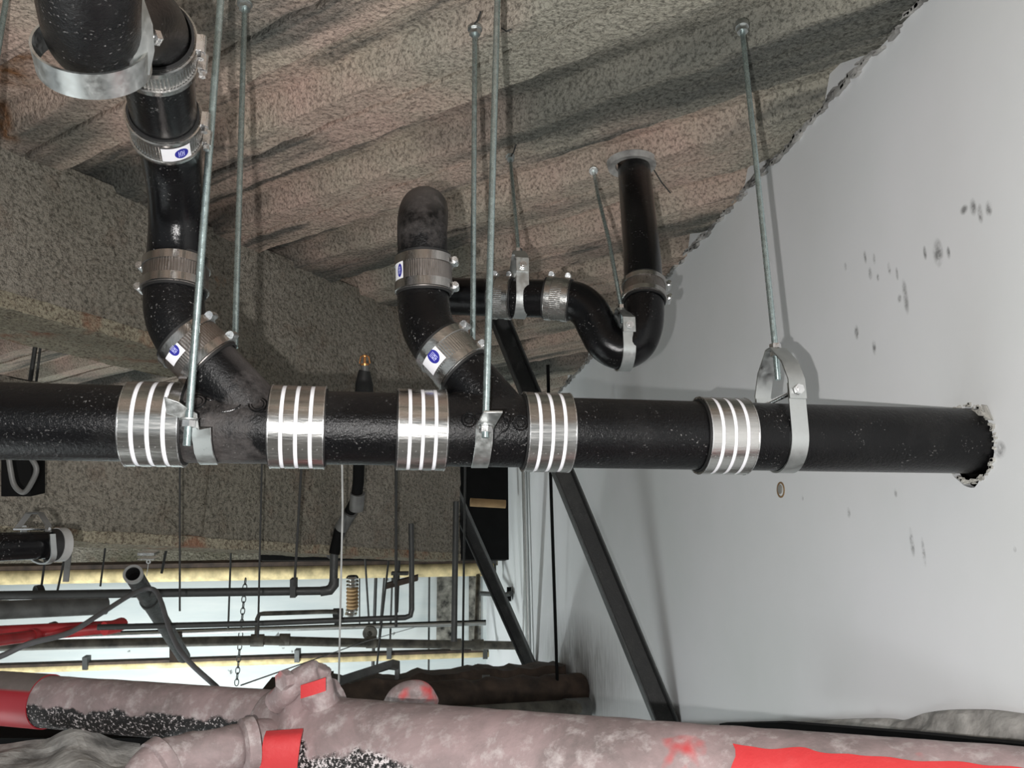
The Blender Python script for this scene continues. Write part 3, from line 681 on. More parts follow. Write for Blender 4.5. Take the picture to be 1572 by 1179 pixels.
# ================================================================== BACKGROUND PIPES
def P(name, pts, tpx, m, label, cat='pipe', group=None, seg=16, smooth=0, done=True):
    """pipe through picture points (px, py, depth); tpx = picture thickness at the middle"""
    pp = [(ony(*p) if p[2] >= 3 else at(*p)) for p in pts]; d = sum(p[2] for p in pts)/len(pts); r = tpx/2*d/F
    if pts[0][0] <= -60: pp[0] = pp[0]+(pp[0]-pp[1]).normalized()*(1.2 if pts[0][2] > 2.9 else .7)
    if smooth: pp = spl(pp, smooth)
    mb = MB(); mb.tube(pp, r, seg); return mb.done(name, m, label=label, cat=cat, group=group)
def sub(p, name, m, fn, **k): mb = MB(); fn(mb); return mb.done(name, m, p, **k)
G1 = 'background pipes'
o = P('insulated_pipe', [(-60, 886, 6.6), (757, 872, 6.6)], 23, 'yellow', 'upper yellow insulated pipe across the back', group=G1)
sub(o, 'end_bracket', 'dark', lambda mb: mb.box(ony(758, 871, 6.58), RT*.018, UP*.085, FW*.02))
sub(o, 'top_tray', 'brown', lambda mb: mb.box(ony(350, 866, 6.6), (ony(757, 861, 6.6)-ony(350, 868, 6.6)), UP*.02, FW*.05))
o = P('insulated_pipe', [(-60, 1030, 6.9), (750, 1003, 6.9)], 11, 'yellow', 'lower yellow insulated pipe across the back', group=G1)
sub(o, 'top_tray', 'brown', lambda mb: mb.box(ony(350, 1010.5, 6.9), (ony(750, 998, 6.9)-ony(350, 1011, 6.9)), UP*.010, FW*.03))
for (px, py) in ((133, 1017), (457, 1006), (598, 1001), (745, 1001)):
    sub(o, 'pipe_clamp', 'dark', lambda mb: mb.box(ony(px, py, 6.88), RT*.018, UP*.045, FW*.03))
o = P('drain_pipe', [(-60, 915, 3.0), (200, 911, 3.0), (498, 907, 3.0), (508, 902, 3.0), (512, 892, 3.0), (513, 850, 3.0)], 12, 'dark', 'thin black pipe crossing the back, turning up at its elbow', group=G1)
sub(o, 'elbow', 'dark', lambda mb: mb.tube([ony(492, 908, 3.0), ony(507, 906, 3.0), ony(513, 898, 3.0), ony(513, 888, 3.0)], .0165, 12))
sub(o, 'pipe_clamp', 'dark', lambda mb: mb.box(ony(451, 902, 2.99), RT*.009, UP*.030, FW*.016))
# riser with sprinkler head
o = P('sprinkler_riser', [(513, 850, 3.0), (521, 815, 2.9), (536, 788, 2.85), (547, 765, 2.8), (550, 740, 2.75), (555, 600, 2.6)], 17, 'black', 'dark jointed pipe rising behind the main drain to a brass sprinkler')
sub(o, 'sleeve', 'greyp', lambda mb: mb.tube([at(510, 852, 3.0), at(518, 826, 2.95), at(524, 808, 2.9)], .0215, 16))
sub(o, 'sleeve', 'greyp', lambda mb: mb.tube([at(524, 810, 2.88), at(538, 786, 2.84)], .0225, 16))
sub(o, 'sleeve', 'greyp', lambda mb: mb.tube([at(547, 782, 2.80), at(549, 757, 2.78)], .0235, 16))
sub(o, 'coupling_nut', 'rubber', lambda mb: mb.tube([at(559, 603, 2.55), at(559, 590, 2.55), at(559, 574, 2.55), at(560, 569, 2.55)], [.027, .026, .019, .017], 16))
sub(o, 'stem', 'greyp', lambda mb: mb.tube([at(560, 570, 2.55), at(560, 560, 2.55)], .012, 10))
sub(o, 'sprinkler_head', 'copper', lambda mb: (mb.tube([at(560, 561, 2.55), at(560, 558, 2.55)], .013, 12), mb.tube([at(560, 558, 2.55), at(560, 548, 2.55)], .004, 8), mb.tube([at(552, 558, 2.55), at(554, 548, 2.55), at(560, 545, 2.55)], .0022, 6), mb.tube([at(568, 558, 2.55), at(566, 548, 2.55), at(560, 545, 2.55)], .0022, 6), mb.rev(at(560, 547, 2.55), UP, [(-.001, .002), (-.001, .013), (.001, .013), (.001, .002)], 14)), label='brass upright sprinkler head')
P('suspended_pipe', [(-60, 939, 3.4), (163, 930, 3.7)], 25, 'greyp', 'grey pipe ending in mid air at the left, under the black pipe', group=G1, seg=24)
mb = MB(); mb.rev(at(3, 936, 3.45), RT, [(-.02, .034), (-.02, .038), (.02, .038), (.02, .034)], 24); mb.done('pipe_coupling', 'stain', label='bright steel coupling on the suspended grey pipe at the left edge', cat='coupling')
def cring(px, py, d, r, label, m='dark', wid=.012, ax=RT):
    mb = MB(); mb.rev(at(px, py, d), ax, [(-wid, r), (-wid, r+.004), (wid, r+.004), (wid, r)], 28); return mb.done('ring_hanger', m, label=label, cat='pipe hanger', group='ring hangers')
cring(60, 922, 3.3, .055, 'large ring hanger crossing the thin black pipe at the left', ax=RT+FW*.9)
cring(82, 967, 4.2, .035, 'small ring hanger over the red pipes', ax=RT+FW*2)
o = P('sprinkler_main', [(-60, 970, 2.6), (185, 958, 3.2)], 12, 'red', 'upper red pipe at the left', group=G1)
o = P('sprinkler_main', [(-60, 990, 2.4), (60, 975, 2.75), (185, 962, 3.15)], 17, 'red', 'lower red pipe at the left with grooved clamps', group=G1)
for px, py, d in ((50, 976, 2.72), (62, 974, 2.76)):
    cring(px, py, d, .0195, ('left' if px < 55 else 'right')+' one of two dark red grooved clamps on the lower red pipe', 'red', .010, ax=at(185, 962, 3.15)-at(60, 975, 2.75))
sub(o, 'end_elbow', 'redpaint', lambda mb: mb.tube([ony(160, 965, 3.1), ony(176, 962, 3.13), ony(186, 958, 3.2)], .022, 14))
P('drain_pipe', [(150, 963, 3.05), (400, 957, 3.05), (622, 948, 3.05), (630, 945, 3.05), (632, 936, 3.05), (632, 870, 3.05), (631, 804, 3.05)], 8, 'dark', 'black pipe turning straight up in front of the white back wall', group=G1)
P('conduit', [(60, 979, 5.8), (400, 967, 5.8), (746, 957, 5.8)], 6, 'galv', 'shiny galvanised conduit across the back', 'conduit', G1)
P('conduit', [(60, 974, 6.0), (746, 953, 6.0)], 3, 'black', 'thin black line above the galvanised conduit', 'conduit', G1)
o = P('steel_pipe', [(-60, 993, 5.0), (200, 987, 5.2), (400, 983, 5.4), (600, 988, 5.6), (795, 991, 5.8)], 13, 'olivepipe', 'grimy threaded steel pipe with tees across the back', group=G1)
for (px, py, wv) in ((395, 983, 10), (437, 982, 8), (570, 986, 8), (700, 989, 8), (733, 990, 9)):
    sub(o, 'tee', 'olivepipe', lambda mb: mb.tube([ony(px-wv, py, 5.0+px/990), ony(px+wv, py, 5.0+px/990)], .036, 12))
P('steel_pipe', [(394, 984, 5.4), (395, 950, 5.4), (398, 943, 5.4), (405, 942, 5.4), (500, 939, 5.4), (518, 939, 5.4)], 6.5, 'olivepipe', 'small grey branch pipe with an elbow above the grimy pipe', group=G1)
o = P('steel_pipe', [(700, 770, 3.3), (697, 985, 3.3)], 9, 'dark', 'vertical dark pipe left of the brace, joining the grimy pipe', group=G1)
P('steel_pipe', [(734, 880, 6.6), (731, 985, 5.9)], 7, 'olivepipe', 'short vertical grimy pipe over the stained patch', group=G1)
P('steel_pipe', [(738, 911, 6.6), (775, 913, 6.2), (785, 911, 6.1)], 7, 'dark', 'short dark pipe entering the wall behind the brace', group=G1)
mb = MB(); mb.tube([at(778, 912, 6.1), at(785, 912, 6.1)], .05, 10); mb.done('pipe_sealant', 'black', label='black ragged sealant where a short pipe meets the wall', cat='sealant')
P('insulated_pipe', [(722, 771, 5.9), (776, 774, 5.9)], 13, 'card', 'stub of tan wrapped pipe by the dark shaded recess', group=G1)
# big diagonal open pipe
a, b = (204, 881, 2.6), (282, 1008, 3.6); pa, pb3 = at(*a), at(*b)
t = thing('open_pipe', 'grey pipe with an open end slanting behind the cable', 'pipe', pb3, G1)
ax = (pb3-pa).normalized(); mb = MB(); mb.rev(pa, ax, [(0, .020), (0, .0265), ((pb3-pa).length, .0265), ((pb3-pa).length, .020)], 28); mb.done('pipe_body', 'dark', t)
mb = MB(); mb.rev(pa, ax, [(-.001, .021), (-.001, .0285), (.014, .0285), (.014, .021)], 28); mb.done('rim', 'greyl', t, label='pale rim')
mb = MB(); mb.rev(pa+ax*.30, ax, [(-.01, .0266), (-.01, .030), (.02, .030), (.02, .0266)], 28); mb.done('hub', 'dark', t)
mb = MB(); mb.rev(pa+ax*.05, ax, [(0, .0005), (0, .0199), (.01, .0199), (.01, .0005)], 28); mb.done('bore_shade', 'black', t)  # black disc stands for the shade inside the open pipe
# cable
P('cable', [(-40, 1020, 2.0), (0, 1008, 2.05), (45, 988, 2.1), (105, 972, 2.2), (150, 945, 2.3), (205, 911, 2.5), (233, 904, 2.55), (246, 920, 2.5), (262, 970, 2.4), (285, 1010, 2.3), (334, 1056, 2.2)], 8, 'cable', 'grey cable draped over the open slanting pipe', 'cable', smooth=6)
P('wire', [(370, 1052, 2.2), (560, 985, 4.0), (640, 962, 5.5)], 1.3, 'cable', 'thin wire rising to the right above the dusty coupling', 'wire')
P('string', [(525, 700, 2.4), (526, 780, 2.5), (520, 1048, 2.6)], 3, 'string', 'white string hanging below the second banded coupling', 'string')
# flexible duct
t = thing('flexible_duct', 'short foil duct with a brown paper middle', 'duct', at(540, 945, 6))
for k in range(11):
    y = 887+k*5.5; m = 'stain' if (k < 3 or k > 8) else 'card'; dx = -.9*(k-8)**1.3 if k > 8 else 0
    mb = MB(); mb.rev(at(541+dx, y, 6), UP, [(-.013, .02), (-.013, .036), (0, .044), (.013, .036), (.013, .02)], 20); mb.done('duct_ring', m, t)
# hanging rods, wires
rods = [(276, 712, 276, 938, 2.2, 3), (402, 712, 396, 978, 2.4, 3), (463, 712, 452, 900, 2.5, 4), (608, 712, 608, 962, 2.9, 4.5), (714, 722, 710, 1035, 4.5, 3.5),
        (68, 868, 62, 912, 3.3, 3.5), (98, 862, 88, 908, 3.5, 3.5), (146, 838, 138, 905, 3.6, 6), (162, 838, 154, 900, 4.5, 3), (254, 850, 248, 880, 4.6, 4), (247, 893, 250, 925, 5, 2),
        (146, 940, 134, 1014, 5.8, 3), (353, 888, 350, 972, 5.5, 3), (561, 865, 567, 965, 6, 3), (577, 885, 572, 1040, 6, 5), (590, 885, 580, 1005, 6, 3), (596, 865, 576, 1045, 5, 3), (602, 890, 598, 1012, 6, 3),
        (552, 885, 552, 960, 7, 2), (659, 885, 658, 1035, 6.5, 3), (666, 912, 665, 1035, 6.5, 3), (620, 960, 622, 1040, 7.4, 3.5), (745, 905, 742, 975, 6.8, 2.5), (56, 520, 44, 600, 2.7, 7), (63, 524, 54, 600, 2.7, 4), (18, 705, 0, 900, 1.8, 5), (30, 705, 14, 860, 1.8, 4), (612, 868, 609, 940, 5.2, 5)]
names = ["thin dark hanging rod left of the slanting grey pipe's cable", 'thin dark hanging rod near the small grey branch elbow', 'thin dark hanging rod ending in a clamp on the thin black pipe', 'thin dark hanging rod below the brightly lit coupling', 'thin dark hanging rod passing in front of the dark shaded recess', 'thin dark hanging rod over the large ring hanger at the left', 'thin dark hanging rod right beside the one over the large ring hanger', 'flat grey hanging post left of the open pipe', 'thin dark hanging rod under the pebbled edge right of the grey strip rod', "thin dark hanging rod just right of the slanting pipe's open mouth", 'thin dark hanging rod short, right of the slanting pipe, low', 'thin dark hanging rod dropping to the first clamp of the lower yellow pipe', 'thin dark hanging rod holding the galvanised conduit left of the chain', 'thin dark hanging rod bowed, right of the foil duct', 'thick dark post hanging behind the grimy valve', 'thin dark hanging rod thin, right next to the post behind the valve', 'thin dark hanging rod slanting down past the valve', 'thin dark hanging rod slanting, right of the valve rods', 'thin dark hanging rod hairline, right of the white string', 'thin dark hanging rod left of a close pair under the upper yellow pipe', 'thin dark hanging rod right of a close pair under the upper yellow pipe', 'pale rod low on the back wall behind the bent bracket', 'thin dark hanging rod short, at the corner of the back wall', 'thin dark hanging rod thick, above the main drain at the left edge', 'thin dark hanging rod thin, above the main drain at the left edge', 'thin dark hanging rod thick, beside the looped hose at the left edge', 'thin dark hanging rod thin, beside the looped hose at the left edge', 'thin dark hanging rod through the beam clamp by the black riser pipe']
for i, (x0, y0, x1, y1, d, tp_) in enumerate(rods):
    if 884 < y0 < 894 and i not in (10, 12) and y1 > 940: d = max(d, 6.75)
    a_, b_ = at(x0, y0, d), at(x1, y1, d)
    if d < 3.2 and i < 4: a_ = at(x0, y0-40, d); a_ = CAM+ray(x0, y0-40)*((BN0-.012)/ray(x0, y0-40).dot(BN))
    elif (d >= 3.3 or i in (23, 24)) and i not in (10, 11, 21, 22, 7) and y0 < 900: a_ = a_+(a_-b_)*((HZ-a_.z)/(a_.z-b_.z)) if abs(x0-x1) < 9 else Vector((a_.x, a_.y, HZ))
    if x0 < 320 and i not in (23, 24) and a_.z > 2.62: a_ = b_+(a_-b_)*((2.62-b_.z)/(a_.z-b_.z))
    mb = MB(); mb.tube([a_, at(x0, y0, d), b_], tp_/2*d/F, 8); lbl = names[i]
    mb.done('hanging_rod', 'galv' if i in (21,) else ('greyp' if i in (7,) else 'rodd'), label=lbl, cat='rod', group='dark rods in the background')
# chain
t = thing('chain', 'light steel chain hanging at the back, left of the dusty coupling', 'chain', at(363, 1050, 5.5))
n = 18; a, b = at(377, 888, 5.5), at(363, 1052, 5.5)
for k in range(n):
    c = a.lerp(b, (k+.5)/n); L = (b-a).length/n*.62; s_ = RT*.013 if k % 2 else FW*.013; d = (b-a).normalized()
    pts = [c+d*L*math.cos(q_*math.pi/6)+s_*math.sin(q_*math.pi/6) for q_ in range(13)]
    mb = MB(); mb.tube(pts, .0035, 5, False); mb.done('chain_link', 'dark', t)
# strut brackets and valve among the rods
mb = MB(); mb.box(at(617, 893, 5.1), RT*.095+UP*.025, UP*.016, FW*.02); mb.done('strut_bracket', 'brown', label='tilted rusty strut crossing the black riser pipe', cat='bracket', smooth=False)
mb = MB(); mb.box(at(614, 880, 5.1), RT*.05, UP*.008, FW*.02); mb.rev(at(607, 888, 5.1), RT, [(-.01, .02), (-.01, .032), (.01, .032), (.01, .02)], 16); mb.done('beam_clamp', 'dark', label='dark clamp above the tilted rusty strut', cat='bracket')
mb = MB(); mb.tube([at(567, 990, 5.4), at(567, 968, 5.4)], .03, 10); mb.rev(at(568, 972, 5.35), FW, [(-.01, .016), (-.01, .045), (.01, .045), (.01, .016)], 18); mb.done('pipe_valve', 'olivepipe', label='round grimy valve on the grimy steel pipe', cat='valve')
mb = MB(); mb.tube([at(519, 958, 5.2), at(519, 936, 5.2)], .022, 10); mb.tube([at(512, 941, 5.2), at(526, 941, 5.2)], .028, 10); mb.done('pipe_valve', 'dark', label='dark tee valve beside the white string', cat='valve')
mb = MB(); p0 = at(568, 1052, 3.6); mb.ribbon([at(520, 1046, 3.6), at(600, 1020, 3.9), at(610, 1022, 3.9), at(610, 1050, 3.9)], FW*.02+UP*.012, .02); mb.done('bent_bracket', 'greyp', label='grey bent strut arm above the brown duct', cat='bracket', smooth=False)
mb = MB(); mb.box(at(228, 849, 3.8), RT*.036, UP*.006, FW*.03); mb.box(at(228, 857, 3.8), RT*.036, UP*.002, FW*.03); mb.rev(at(228, 862, 3.8), FW, [(-.003, .005), (-.003, .010), (.003, .010), (.003, .005)], 14); mb.tube([at(228, 864, 3.8), at(225, 885, 3.8)], .0015, 5); mb.done('ceiling_hook', 'stain', label='small steel plate with an eye hook under the pebbled beam edge', cat='hook')
mb = MB(); mb.ribbon([at(106, 845, 1.8), at(101, 893, 1.8)], RT*.006, .003); mb.done('metal_strip', 'greyp', label='grey metal strip hanging beside the pipe at the left', cat='strip')
mb = MB(); mb.box(at(136, 1010, 0.1) if False else at(270, 993, 5.0), RT*.03, UP*.085, FW*.02); mb.done('wall_box', 'brown', label='small brown box behind the lower end of the slanting pipe', cat='box', smooth=False)
mb = MB(); mb.box(at(279, 1027, 7.3), RT*.008, UP*.018, FW*.006); mb.done('wall_bracket', 'dark', label='tiny dark bracket low on the white back wall', cat='bracket', smooth=False)
# pipe with clevis at the far left, hose above
c = at(60, 838, 1.645)
t = P('cast_iron_pipe', [(-60, 842, 1.540), (92, 836, 1.694)], 43, 'iron_clean', 'black lettered pipe ending at the lower left, under the main drain', seg=36)
axp = at(92, 836, 1.694)-at(-60, 842, 1.540)
mb = MB(); mb.rev(at(92, 836, 1.694), axp, [(-.025, .0281), (-.025, .031), (.009, .031), (.009, .0281)], 36); o = mb.done('pipe_coupling', 'rubber', label='black pipe coupling with a pale band at the lower left pipe end', cat='coupling')
mb = MB(); mb.rev(at(92, 836, 1.694), axp, [(-.009, .0311), (-.009, .033), (.008, .033), (.008, .0311)], 36); mb.done('band', 'greyl', o, label='pale band')
# hanger on it
t = thing('clevis_hanger', 'old clevis hanger round the lettered pipe at the lower left', 'pipe hanger', at(66, 862, 1.645), 'pipe hangers')
axn = axp.normalized(); f_ = (-(FW-axn*FW.dot(axn))).normalized(); u_ = UP
cc = at(60, 841, 1.659); pts = [cc+f_*.0294+u_*.035]+[cc+f_*.0294*math.cos(math.pi*k/16)-u_*.0294*math.sin(math.pi*k/16)+RT*0 for k in range(17)]+[cc-f_*.0294+u_*.035]
sk = RT*.0126; pts = [p+sk*((p-cc).dot(f_)/.0294) for p in pts]
mb = MB(); mb.ribbon(pts, axn*.0056, .003); mb.done('strap', 'galv', t)
mb = MB(); mb.ribbon([at(26, 812, 1.666), at(44, 788, 1.666), at(62, 787, 1.652), at(74, 806, 1.631), at(74, 816, 1.624)], axn*.0045+f_*.003, .003); mb.done('yoke', 'greyp', t)
mb = MB(); mb.tube([at(22, 812, 1.666), at(76, 812, 1.624)], .003, 8); mb.done('cross_bolt', 'screw', t)
# raised lettering on that pipe
cu = bpy.data.curves.new('lettering', 'FONT'); cu.body = '8 11 15 22'; cu.size = .016; cu.extrude = .0004; cu.align_x = 'CENTER'
ot = bpy.data.objects.new('lettering', cu); me = bpy.data.meshes.new_from_object(ot); bpy.data.objects.remove(ot)
lp = bpy.data.objects['cast_iron_pipe.'+'%03d' % 0] if False else None
host = [o for o in COL.objects if o.get('label', '').startswith('black lettered pipe')][0]
base = at(45, 838, 1.638); f2 = f_; vsx = []
for v in me.vertices:
    ang = math.radians(14)+v.co.y/.030; hp = base+axn*v.co.x; 
    cen = at(45, 839, 1.648); vsx.append(cen+axn*v.co.x+(f2*math.cos(ang)+u_*math.sin(ang))*(.0276+v.co.z*2))
mb = MB(); mb.add(vsx, [tuple(p.vertices) for p in me.polygons]); mb.done('lettering', 'greyp', host, smooth=False)
P('hose_loop', [(12, 690, 1.8), (16, 720, 1.8), (22, 745, 1.8), (36, 756, 1.8), (48, 742, 1.8), (56, 720, 1.8), (46, 700, 1.8)], 8, 'greyp', 'grey hose looped below the main drain at the left edge', 'hose', smooth=5)
mb = MB(); mb.box(at(36, 700, 2.0), RT*.034, UP*.09, FW*.03); mb.done('duct_box', 'black', label='black box behind the looped hose at the left edge', cat='box', smooth=False)
# ================================================================== BROWN DUCT BUNDLE AND LEDGE
mb = MB(); a = at(508, 1046, 3.7); b = onx(868, 1022, WX-.01); b = at(868, 1024, 4.3); random.seed(3); n = 40; vs = []; fs = []
for i in range(n+1):
    p = a.lerp(b, i/n); e = noise.noise(p*9)*.03+noise.noise(p*30)*.010
    pr = [p+Vector((0, .30, e)), p+Vector((0, 0, e)), p+Vector((0, -.03, -.10+e*.3)), p+Vector((0, -.06, -.26)), p+Vector((0, .30, -.34))]
    vs += pr
for i in range(n):
    for k in range(5): fs.append((5*i+k, 5*i+(k+1) % 5, 5*i+5+(k+1) % 5, 5*i+5+k))
fs += [(4, 3, 2, 1, 0), tuple(5*n+k for k in range(5))]; mb.add(vs, fs); o = mb.done('wrapped_duct', 'brown', label='brown paper-wrapped duct reaching the white wall', cat='duct', smooth=False)
sub(o, 'tag', 'greyp', lambda mb: mb.box(at(746, 1041, 3.93), RT*.018, UP*.014, FW*.004), label='small grey tag')
mb = MB(); vs = []; fs = []; a = at(640, 1075, 3.55); b = at(890, 1058, 4.0)
o = None
mb.tube([a.lerp(b, i_/30) for i_ in range(31)], [.072+.010*noise.noise(Vector((i_*.35, 1, 2)))+.006*noise.noise(Vector((i_*1.3, 4, 2))) for i_ in range(31)], 18); mb.done('wrapped_pipe', 'brown', label='dark lumpy wrapped pipe below the brown duct', cat='pipe')
mb = MB(); mb.tube([at(690, 1100, 3.5), at(902, 1086, 3.85)], .038, 18); o = mb.done('steel_pipe', 'olivepipe', label='grimy pipe end just above the big dusty pipe', cat='pipe')
sub(o, 'end_collar', 'greyp', lambda mb: mb.tube([at(866, 1088, 3.80), at(903, 1086, 3.85)], .043, 18))
mb = MB(); mb.box(at(450, 1068, 3.2), RT*.12+UP*.012, UP*.03, FW*.15); mb.done('dark_tray', 'brown', label='dark tray behind the dusty coupling', cat='tray', smooth=False)
# lumpy mortar ledge at the lower right
prof = [(1040, 1112), (1110, 1112), (1180, 1110), (1240, 1107), (1300, 1104), (1350, 1103), (1385, 1106), (1420, 1095), (1460, 1090), (1510, 1090), (1560, 1096), (1620, 1100)]
mb = MB(); vs = []; fs = []; top = spl([onx(px, py, WX-.02) for px, py in prof], 8); nn = 10
for i, p in enumerate(top):
    for k in range(nn+1):
        t_ = k/nn; q_ = p+Vector((-.10*t_, 0, -.19*t_**1.4)); q_ += Vector((-1, 0, .3))*(noise.noise(q_*22)*.014+noise.noise(q_*70)*.004)*(t_ > 0); vs.append(q_)
for i in range(len(top)-1):
    for k in range(nn): fs.append((i*(nn+1)+k, (i+1)*(nn+1)+k, (i+1)*(nn+1)+k+1, i*(nn+1)+k+1))
vs += [p+Vector((.018, 0, .0)) for p in top]; k0 = len(top)*(nn+1)
fs += [(i*(nn+1), (i+1)*(nn+1), k0+i+1, k0+i) for i in range(len(top)-1)]
mb.add(vs, fs); mb.done('mortar_ledge', 'lump', label='lumpy grey mortar ledge at the foot of the white wall', cat='ledge')
mb = MB(); mb.ribbon([at(1110, 1121, 1.9), at(1205, 1120, 1.72), at(1400, 1138, 1.45), at(1640, 1165, 1.2)], UP*.016, .02); mb.done('black_strip', 'black', label='black strip between the big dusty pipe and the mortar ledge', cat='bar', smooth=False)  # flat black strip along the top of the big pipe
# ================================================================== FOREGROUND DUSTY RED PIPES
def fg(pts, r, m, label, n=60, name='dusty_pipe', lump=.0012):
    a, b = Vector(pts[0]), Vector(pts[1]); mb = MB(); P_ = [a.lerp(b, k/n) for k in range(n+1)]; mb.tube(P_, r, 64)
    mb.v = [v+(v-(a+(b-a)*max(0, min(1, (v-a).dot(b-a)/(b-a).length_squared)))).normalized()*noise.noise(v*30)*lump for v in mb.v]
    return mb.done(name, m, label=label, cat='pipe')
rA = .052
dA0, dA1 = 1.86, 1.55
la0, la1 = at(-70, 1066, 1.90), at(450, 1106, 1.62)
fg((la0+(la0-la1).normalized()*.8, la1), rA, 'redpipe', 'dusty red pipe left of the big coupling, bare red near the edge')
mb = MB(); axl = (la1-la0).normalized(); cl = at(36, 1074, 1.845); mb.rev(la0.lerp(la1, .245), axl, [(-.09, rA+.0008), (-.09, rA+.003), (.055, rA+.003), (.055, rA+.0008)], 48); mb.done('painted_sleeve', 'sleeve', label='bare red sleeve on the dusty pipe at the lower left', cat='pipe sleeve')
rB = .088
pB0, pB1 = at(468, 1150, 1.50), at(1800, 1290, .98)
oB = fg((pB0, pB1), rB, 'redpipe_big', 'big dusty pink pipe running across the bottom to the right', 110)
axb = (pB1-pB0).normalized()
def band(px, py, d, half, label, m='redpaint', dr=.0025):
    mb = MB(); mb.rev(at(px, py, d), axb, [(-half, rB+.0006), (-half+.001, rB+dr), (half-.001, rB+dr), (half, rB+.0006)], 64)
    return mb
t_ = .80
c_ = pB0.lerp(pB1, .737); 
mb = MB(); n1, n2 = 60, 20; vs = []; fs = []; upv = (UP-axb*UP.dot(axb)).normalized(); tov = axb.cross(upv); tov = tov if tov.dot(FW) < 0 else -tov
for i in range(n1+1):
    for k in range(n2+1):
        s_ = -.155+.42*i/n1; edge = .10*noise.noise(Vector((s_*22, 3, 1))); lo, hi = math.radians(-60), math.radians(66)+edge
        an = lo+(hi-lo)*k/n2; e2 = .012*noise.noise(Vector((an*9, s_*2, 5))); vs.append(c_+axb*(s_+e2)+(tov*math.cos(an)+upv*math.sin(an))*(rB+.0022))
for i in range(n1):
    for k in range(n2): fs.append((i*(n2+1)+k, (i+1)*(n2+1)+k, (i+1)*(n2+1)+k+1, i*(n2+1)+k+1))
mb.add(vs, fs); mb.done('bare_red_paint', 'redpaint', oB, label='wiped bare red patch')
# coupling / strap saddle on the joint
t = thing('pipe_clamp', 'dusty bolted saddle clamp on the red pipe joint', 'clamp', at(450, 1140, 1.5))
mb = MB(); cj = at(448, 1122, 1.52); mb.rev(cj, axb, [(-.045, .050), (-.045, .066), (-.035, .072), (.03, .078), (.045, .092), (.06, .093), (.06, .05)], 56)
mb.v = [v+Vector((1, 1, 1))*noise.noise(v*40)*.003 for v in mb.v]; mb.done('housing', 'reddust', t)
mb = MB(); mb.rev(cj, axb, [(-.045, .090), (-.045, .0955), (.008, .0975), (.008, .090)], 56, ref=tov, arc=(.12, 1.5)); mb.done('painted_band', 'redpaint', t, label='red band')
mb = MB(); mb.ribbon(spl([at(437, 1122, 1.405), at(434, 1132, 1.385), at(431, 1150, 1.375), at(428, 1175, 1.375), at(424, 1215, 1.39)], 5), RT*.030+UP*.002, .004); mb.done('painted_outlet', 'redpaint', t, label='red outlet strap')
def lug(mb):
    base = [at(432, 1072, 1.46), at(450, 1052, 1.45), at(478, 1040, 1.45), at(500, 1040, 1.46)]
    mb.tube(spl([at(424, 1078, 1.47), at(440, 1062, 1.45), at(452, 1048, 1.45), at(472, 1036, 1.45), at(490, 1030, 1.45)], 5), [.022]*1+[.020]*19+[.017], 16)
    mb.tube(spl([at(472, 1080, 1.48), at(478, 1060, 1.46), at(490, 1038, 1.46), at(498, 1024, 1.46)], 5), .015, 14)
    mb.tube([at(498, 1092, 1.48), at(496, 1066, 1.46), at(497, 1026, 1.46)], [.035, .020, .010], 14)
mb = MB(); lug(mb); o = mb.done('bolt_lug', 'reddust', t)
mod = o.modifiers.new('r', 'REMESH'); mod.mode = 'VOXEL'; mod.voxel_size = .003; mod.use_smooth_shade = True
mb = MB(); mb.hexn(at(437, 1044, 1.43), at(428, 1044, 1.43)-at(446, 1040, 1.45), .016, .016); mb.tube([at(433, 1045, 1.425), at(462, 1038, 1.45)], .009, 12); mb.done('bolt', 'reddust', t)
mb = MB(); mb.ribbon([at(462, 1062, 1.425), at(482, 1056, 1.42), at(500, 1050, 1.425)], UP*.011, .003); mb.done('painted_band', 'redpaint', t, label='red painted face')
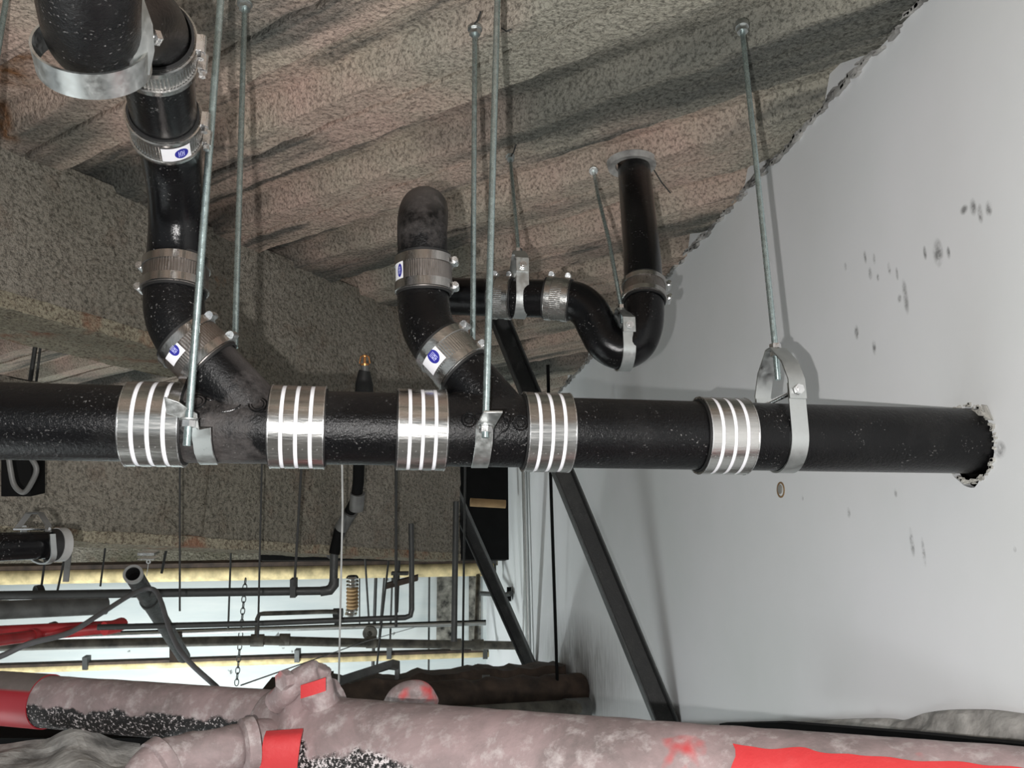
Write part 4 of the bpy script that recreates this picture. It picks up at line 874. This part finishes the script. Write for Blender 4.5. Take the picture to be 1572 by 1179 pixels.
# second lug peeking over the pipe
mb = MB(); mb.tube(spl([at(600, 1086, 1.75), at(612, 1068, 1.72), at(630, 1060, 1.72), at(648, 1062, 1.72), at(660, 1080, 1.74)], 5), .020, 16); mb.tube([at(628, 1085, 1.73), at(632, 1062, 1.72)], .026, 14)
o = mb.done('pipe_clamp', 'reddust', label='dusty red clamp ear peeking over the big pipe', cat='clamp'); mod = o.modifiers.new('r', 'REMESH'); mod.mode = 'VOXEL'; mod.voxel_size = .003; mod.use_smooth_shade = True
# branch elbow at the bottom
t = thing('branch_elbow', 'dusty grooved elbow branching down left from the clamp', 'pipe fitting', at(250, 1190, 1.3))
mb = MB(); mb.tube(spl([at(420, 1134, 1.47), at(385, 1140, 1.42), at(340, 1152, 1.37), at(290, 1160, 1.34), at(245, 1172, 1.31), at(222, 1196, 1.29), at(218, 1240, 1.28)], 6), .034, 32); mb.v = [v+Vector((1, 1, 1))*noise.noise(v*35)*.003 for v in mb.v]; mb.done('elbow_body', 'reddust', t)
for (p, q_, rr) in ((at(385, 1141, 1.395), at(340, 1152, 1.37), .041), (at(250, 1170, 1.312), at(236, 1180, 1.30), .040)):
    ax = (Vector(q_)-Vector(p)).normalized(); mb = MB(); mb.rev(p, ax, [(-.006, .030), (-.006, rr), (.012, rr), (.016, .030)], 40); mb.done('collar', 'reddust', t)
# black box standing for the shaded gap, and grey debris, at the lower left
mb = MB(); mb.box(at(90, 1150, 2.3), RT*.4, UP*.05, FW*.05); mb.done('dark_tray', 'black', label='black box for the shaded gap behind the dusty red pipe at the lower left', cat='tray', smooth=False)
mb = MB(); vs = []; fs = []; nn = 26
for i in range(nn+1):
    for j in range(13):
        px = -40+i*10; hgt = {0: 1143}.get(0)+(-22*math.exp(-((px-118)/38)**2))
        p = at(px, hgt+j*7, 1.75-j*.02); p += UP*noise.noise(p*16)*.010+FW*noise.noise(p*13+Vector((5, 5, 5)))*.03; vs.append(p)
for i in range(nn):
    for j in range(12): fs.append((i*13+j, (i+1)*13+j, (i+1)*13+j+1, i*13+j+1))
mb.add(vs, fs); o = mb.done('crumpled_wrap', 'lump', label='crumpled grey wrap below the dusty red pipe at the lower left', cat='wrap', smooth=False)
mod = o.modifiers.new('th', 'SOLIDIFY'); mod.thickness = .006
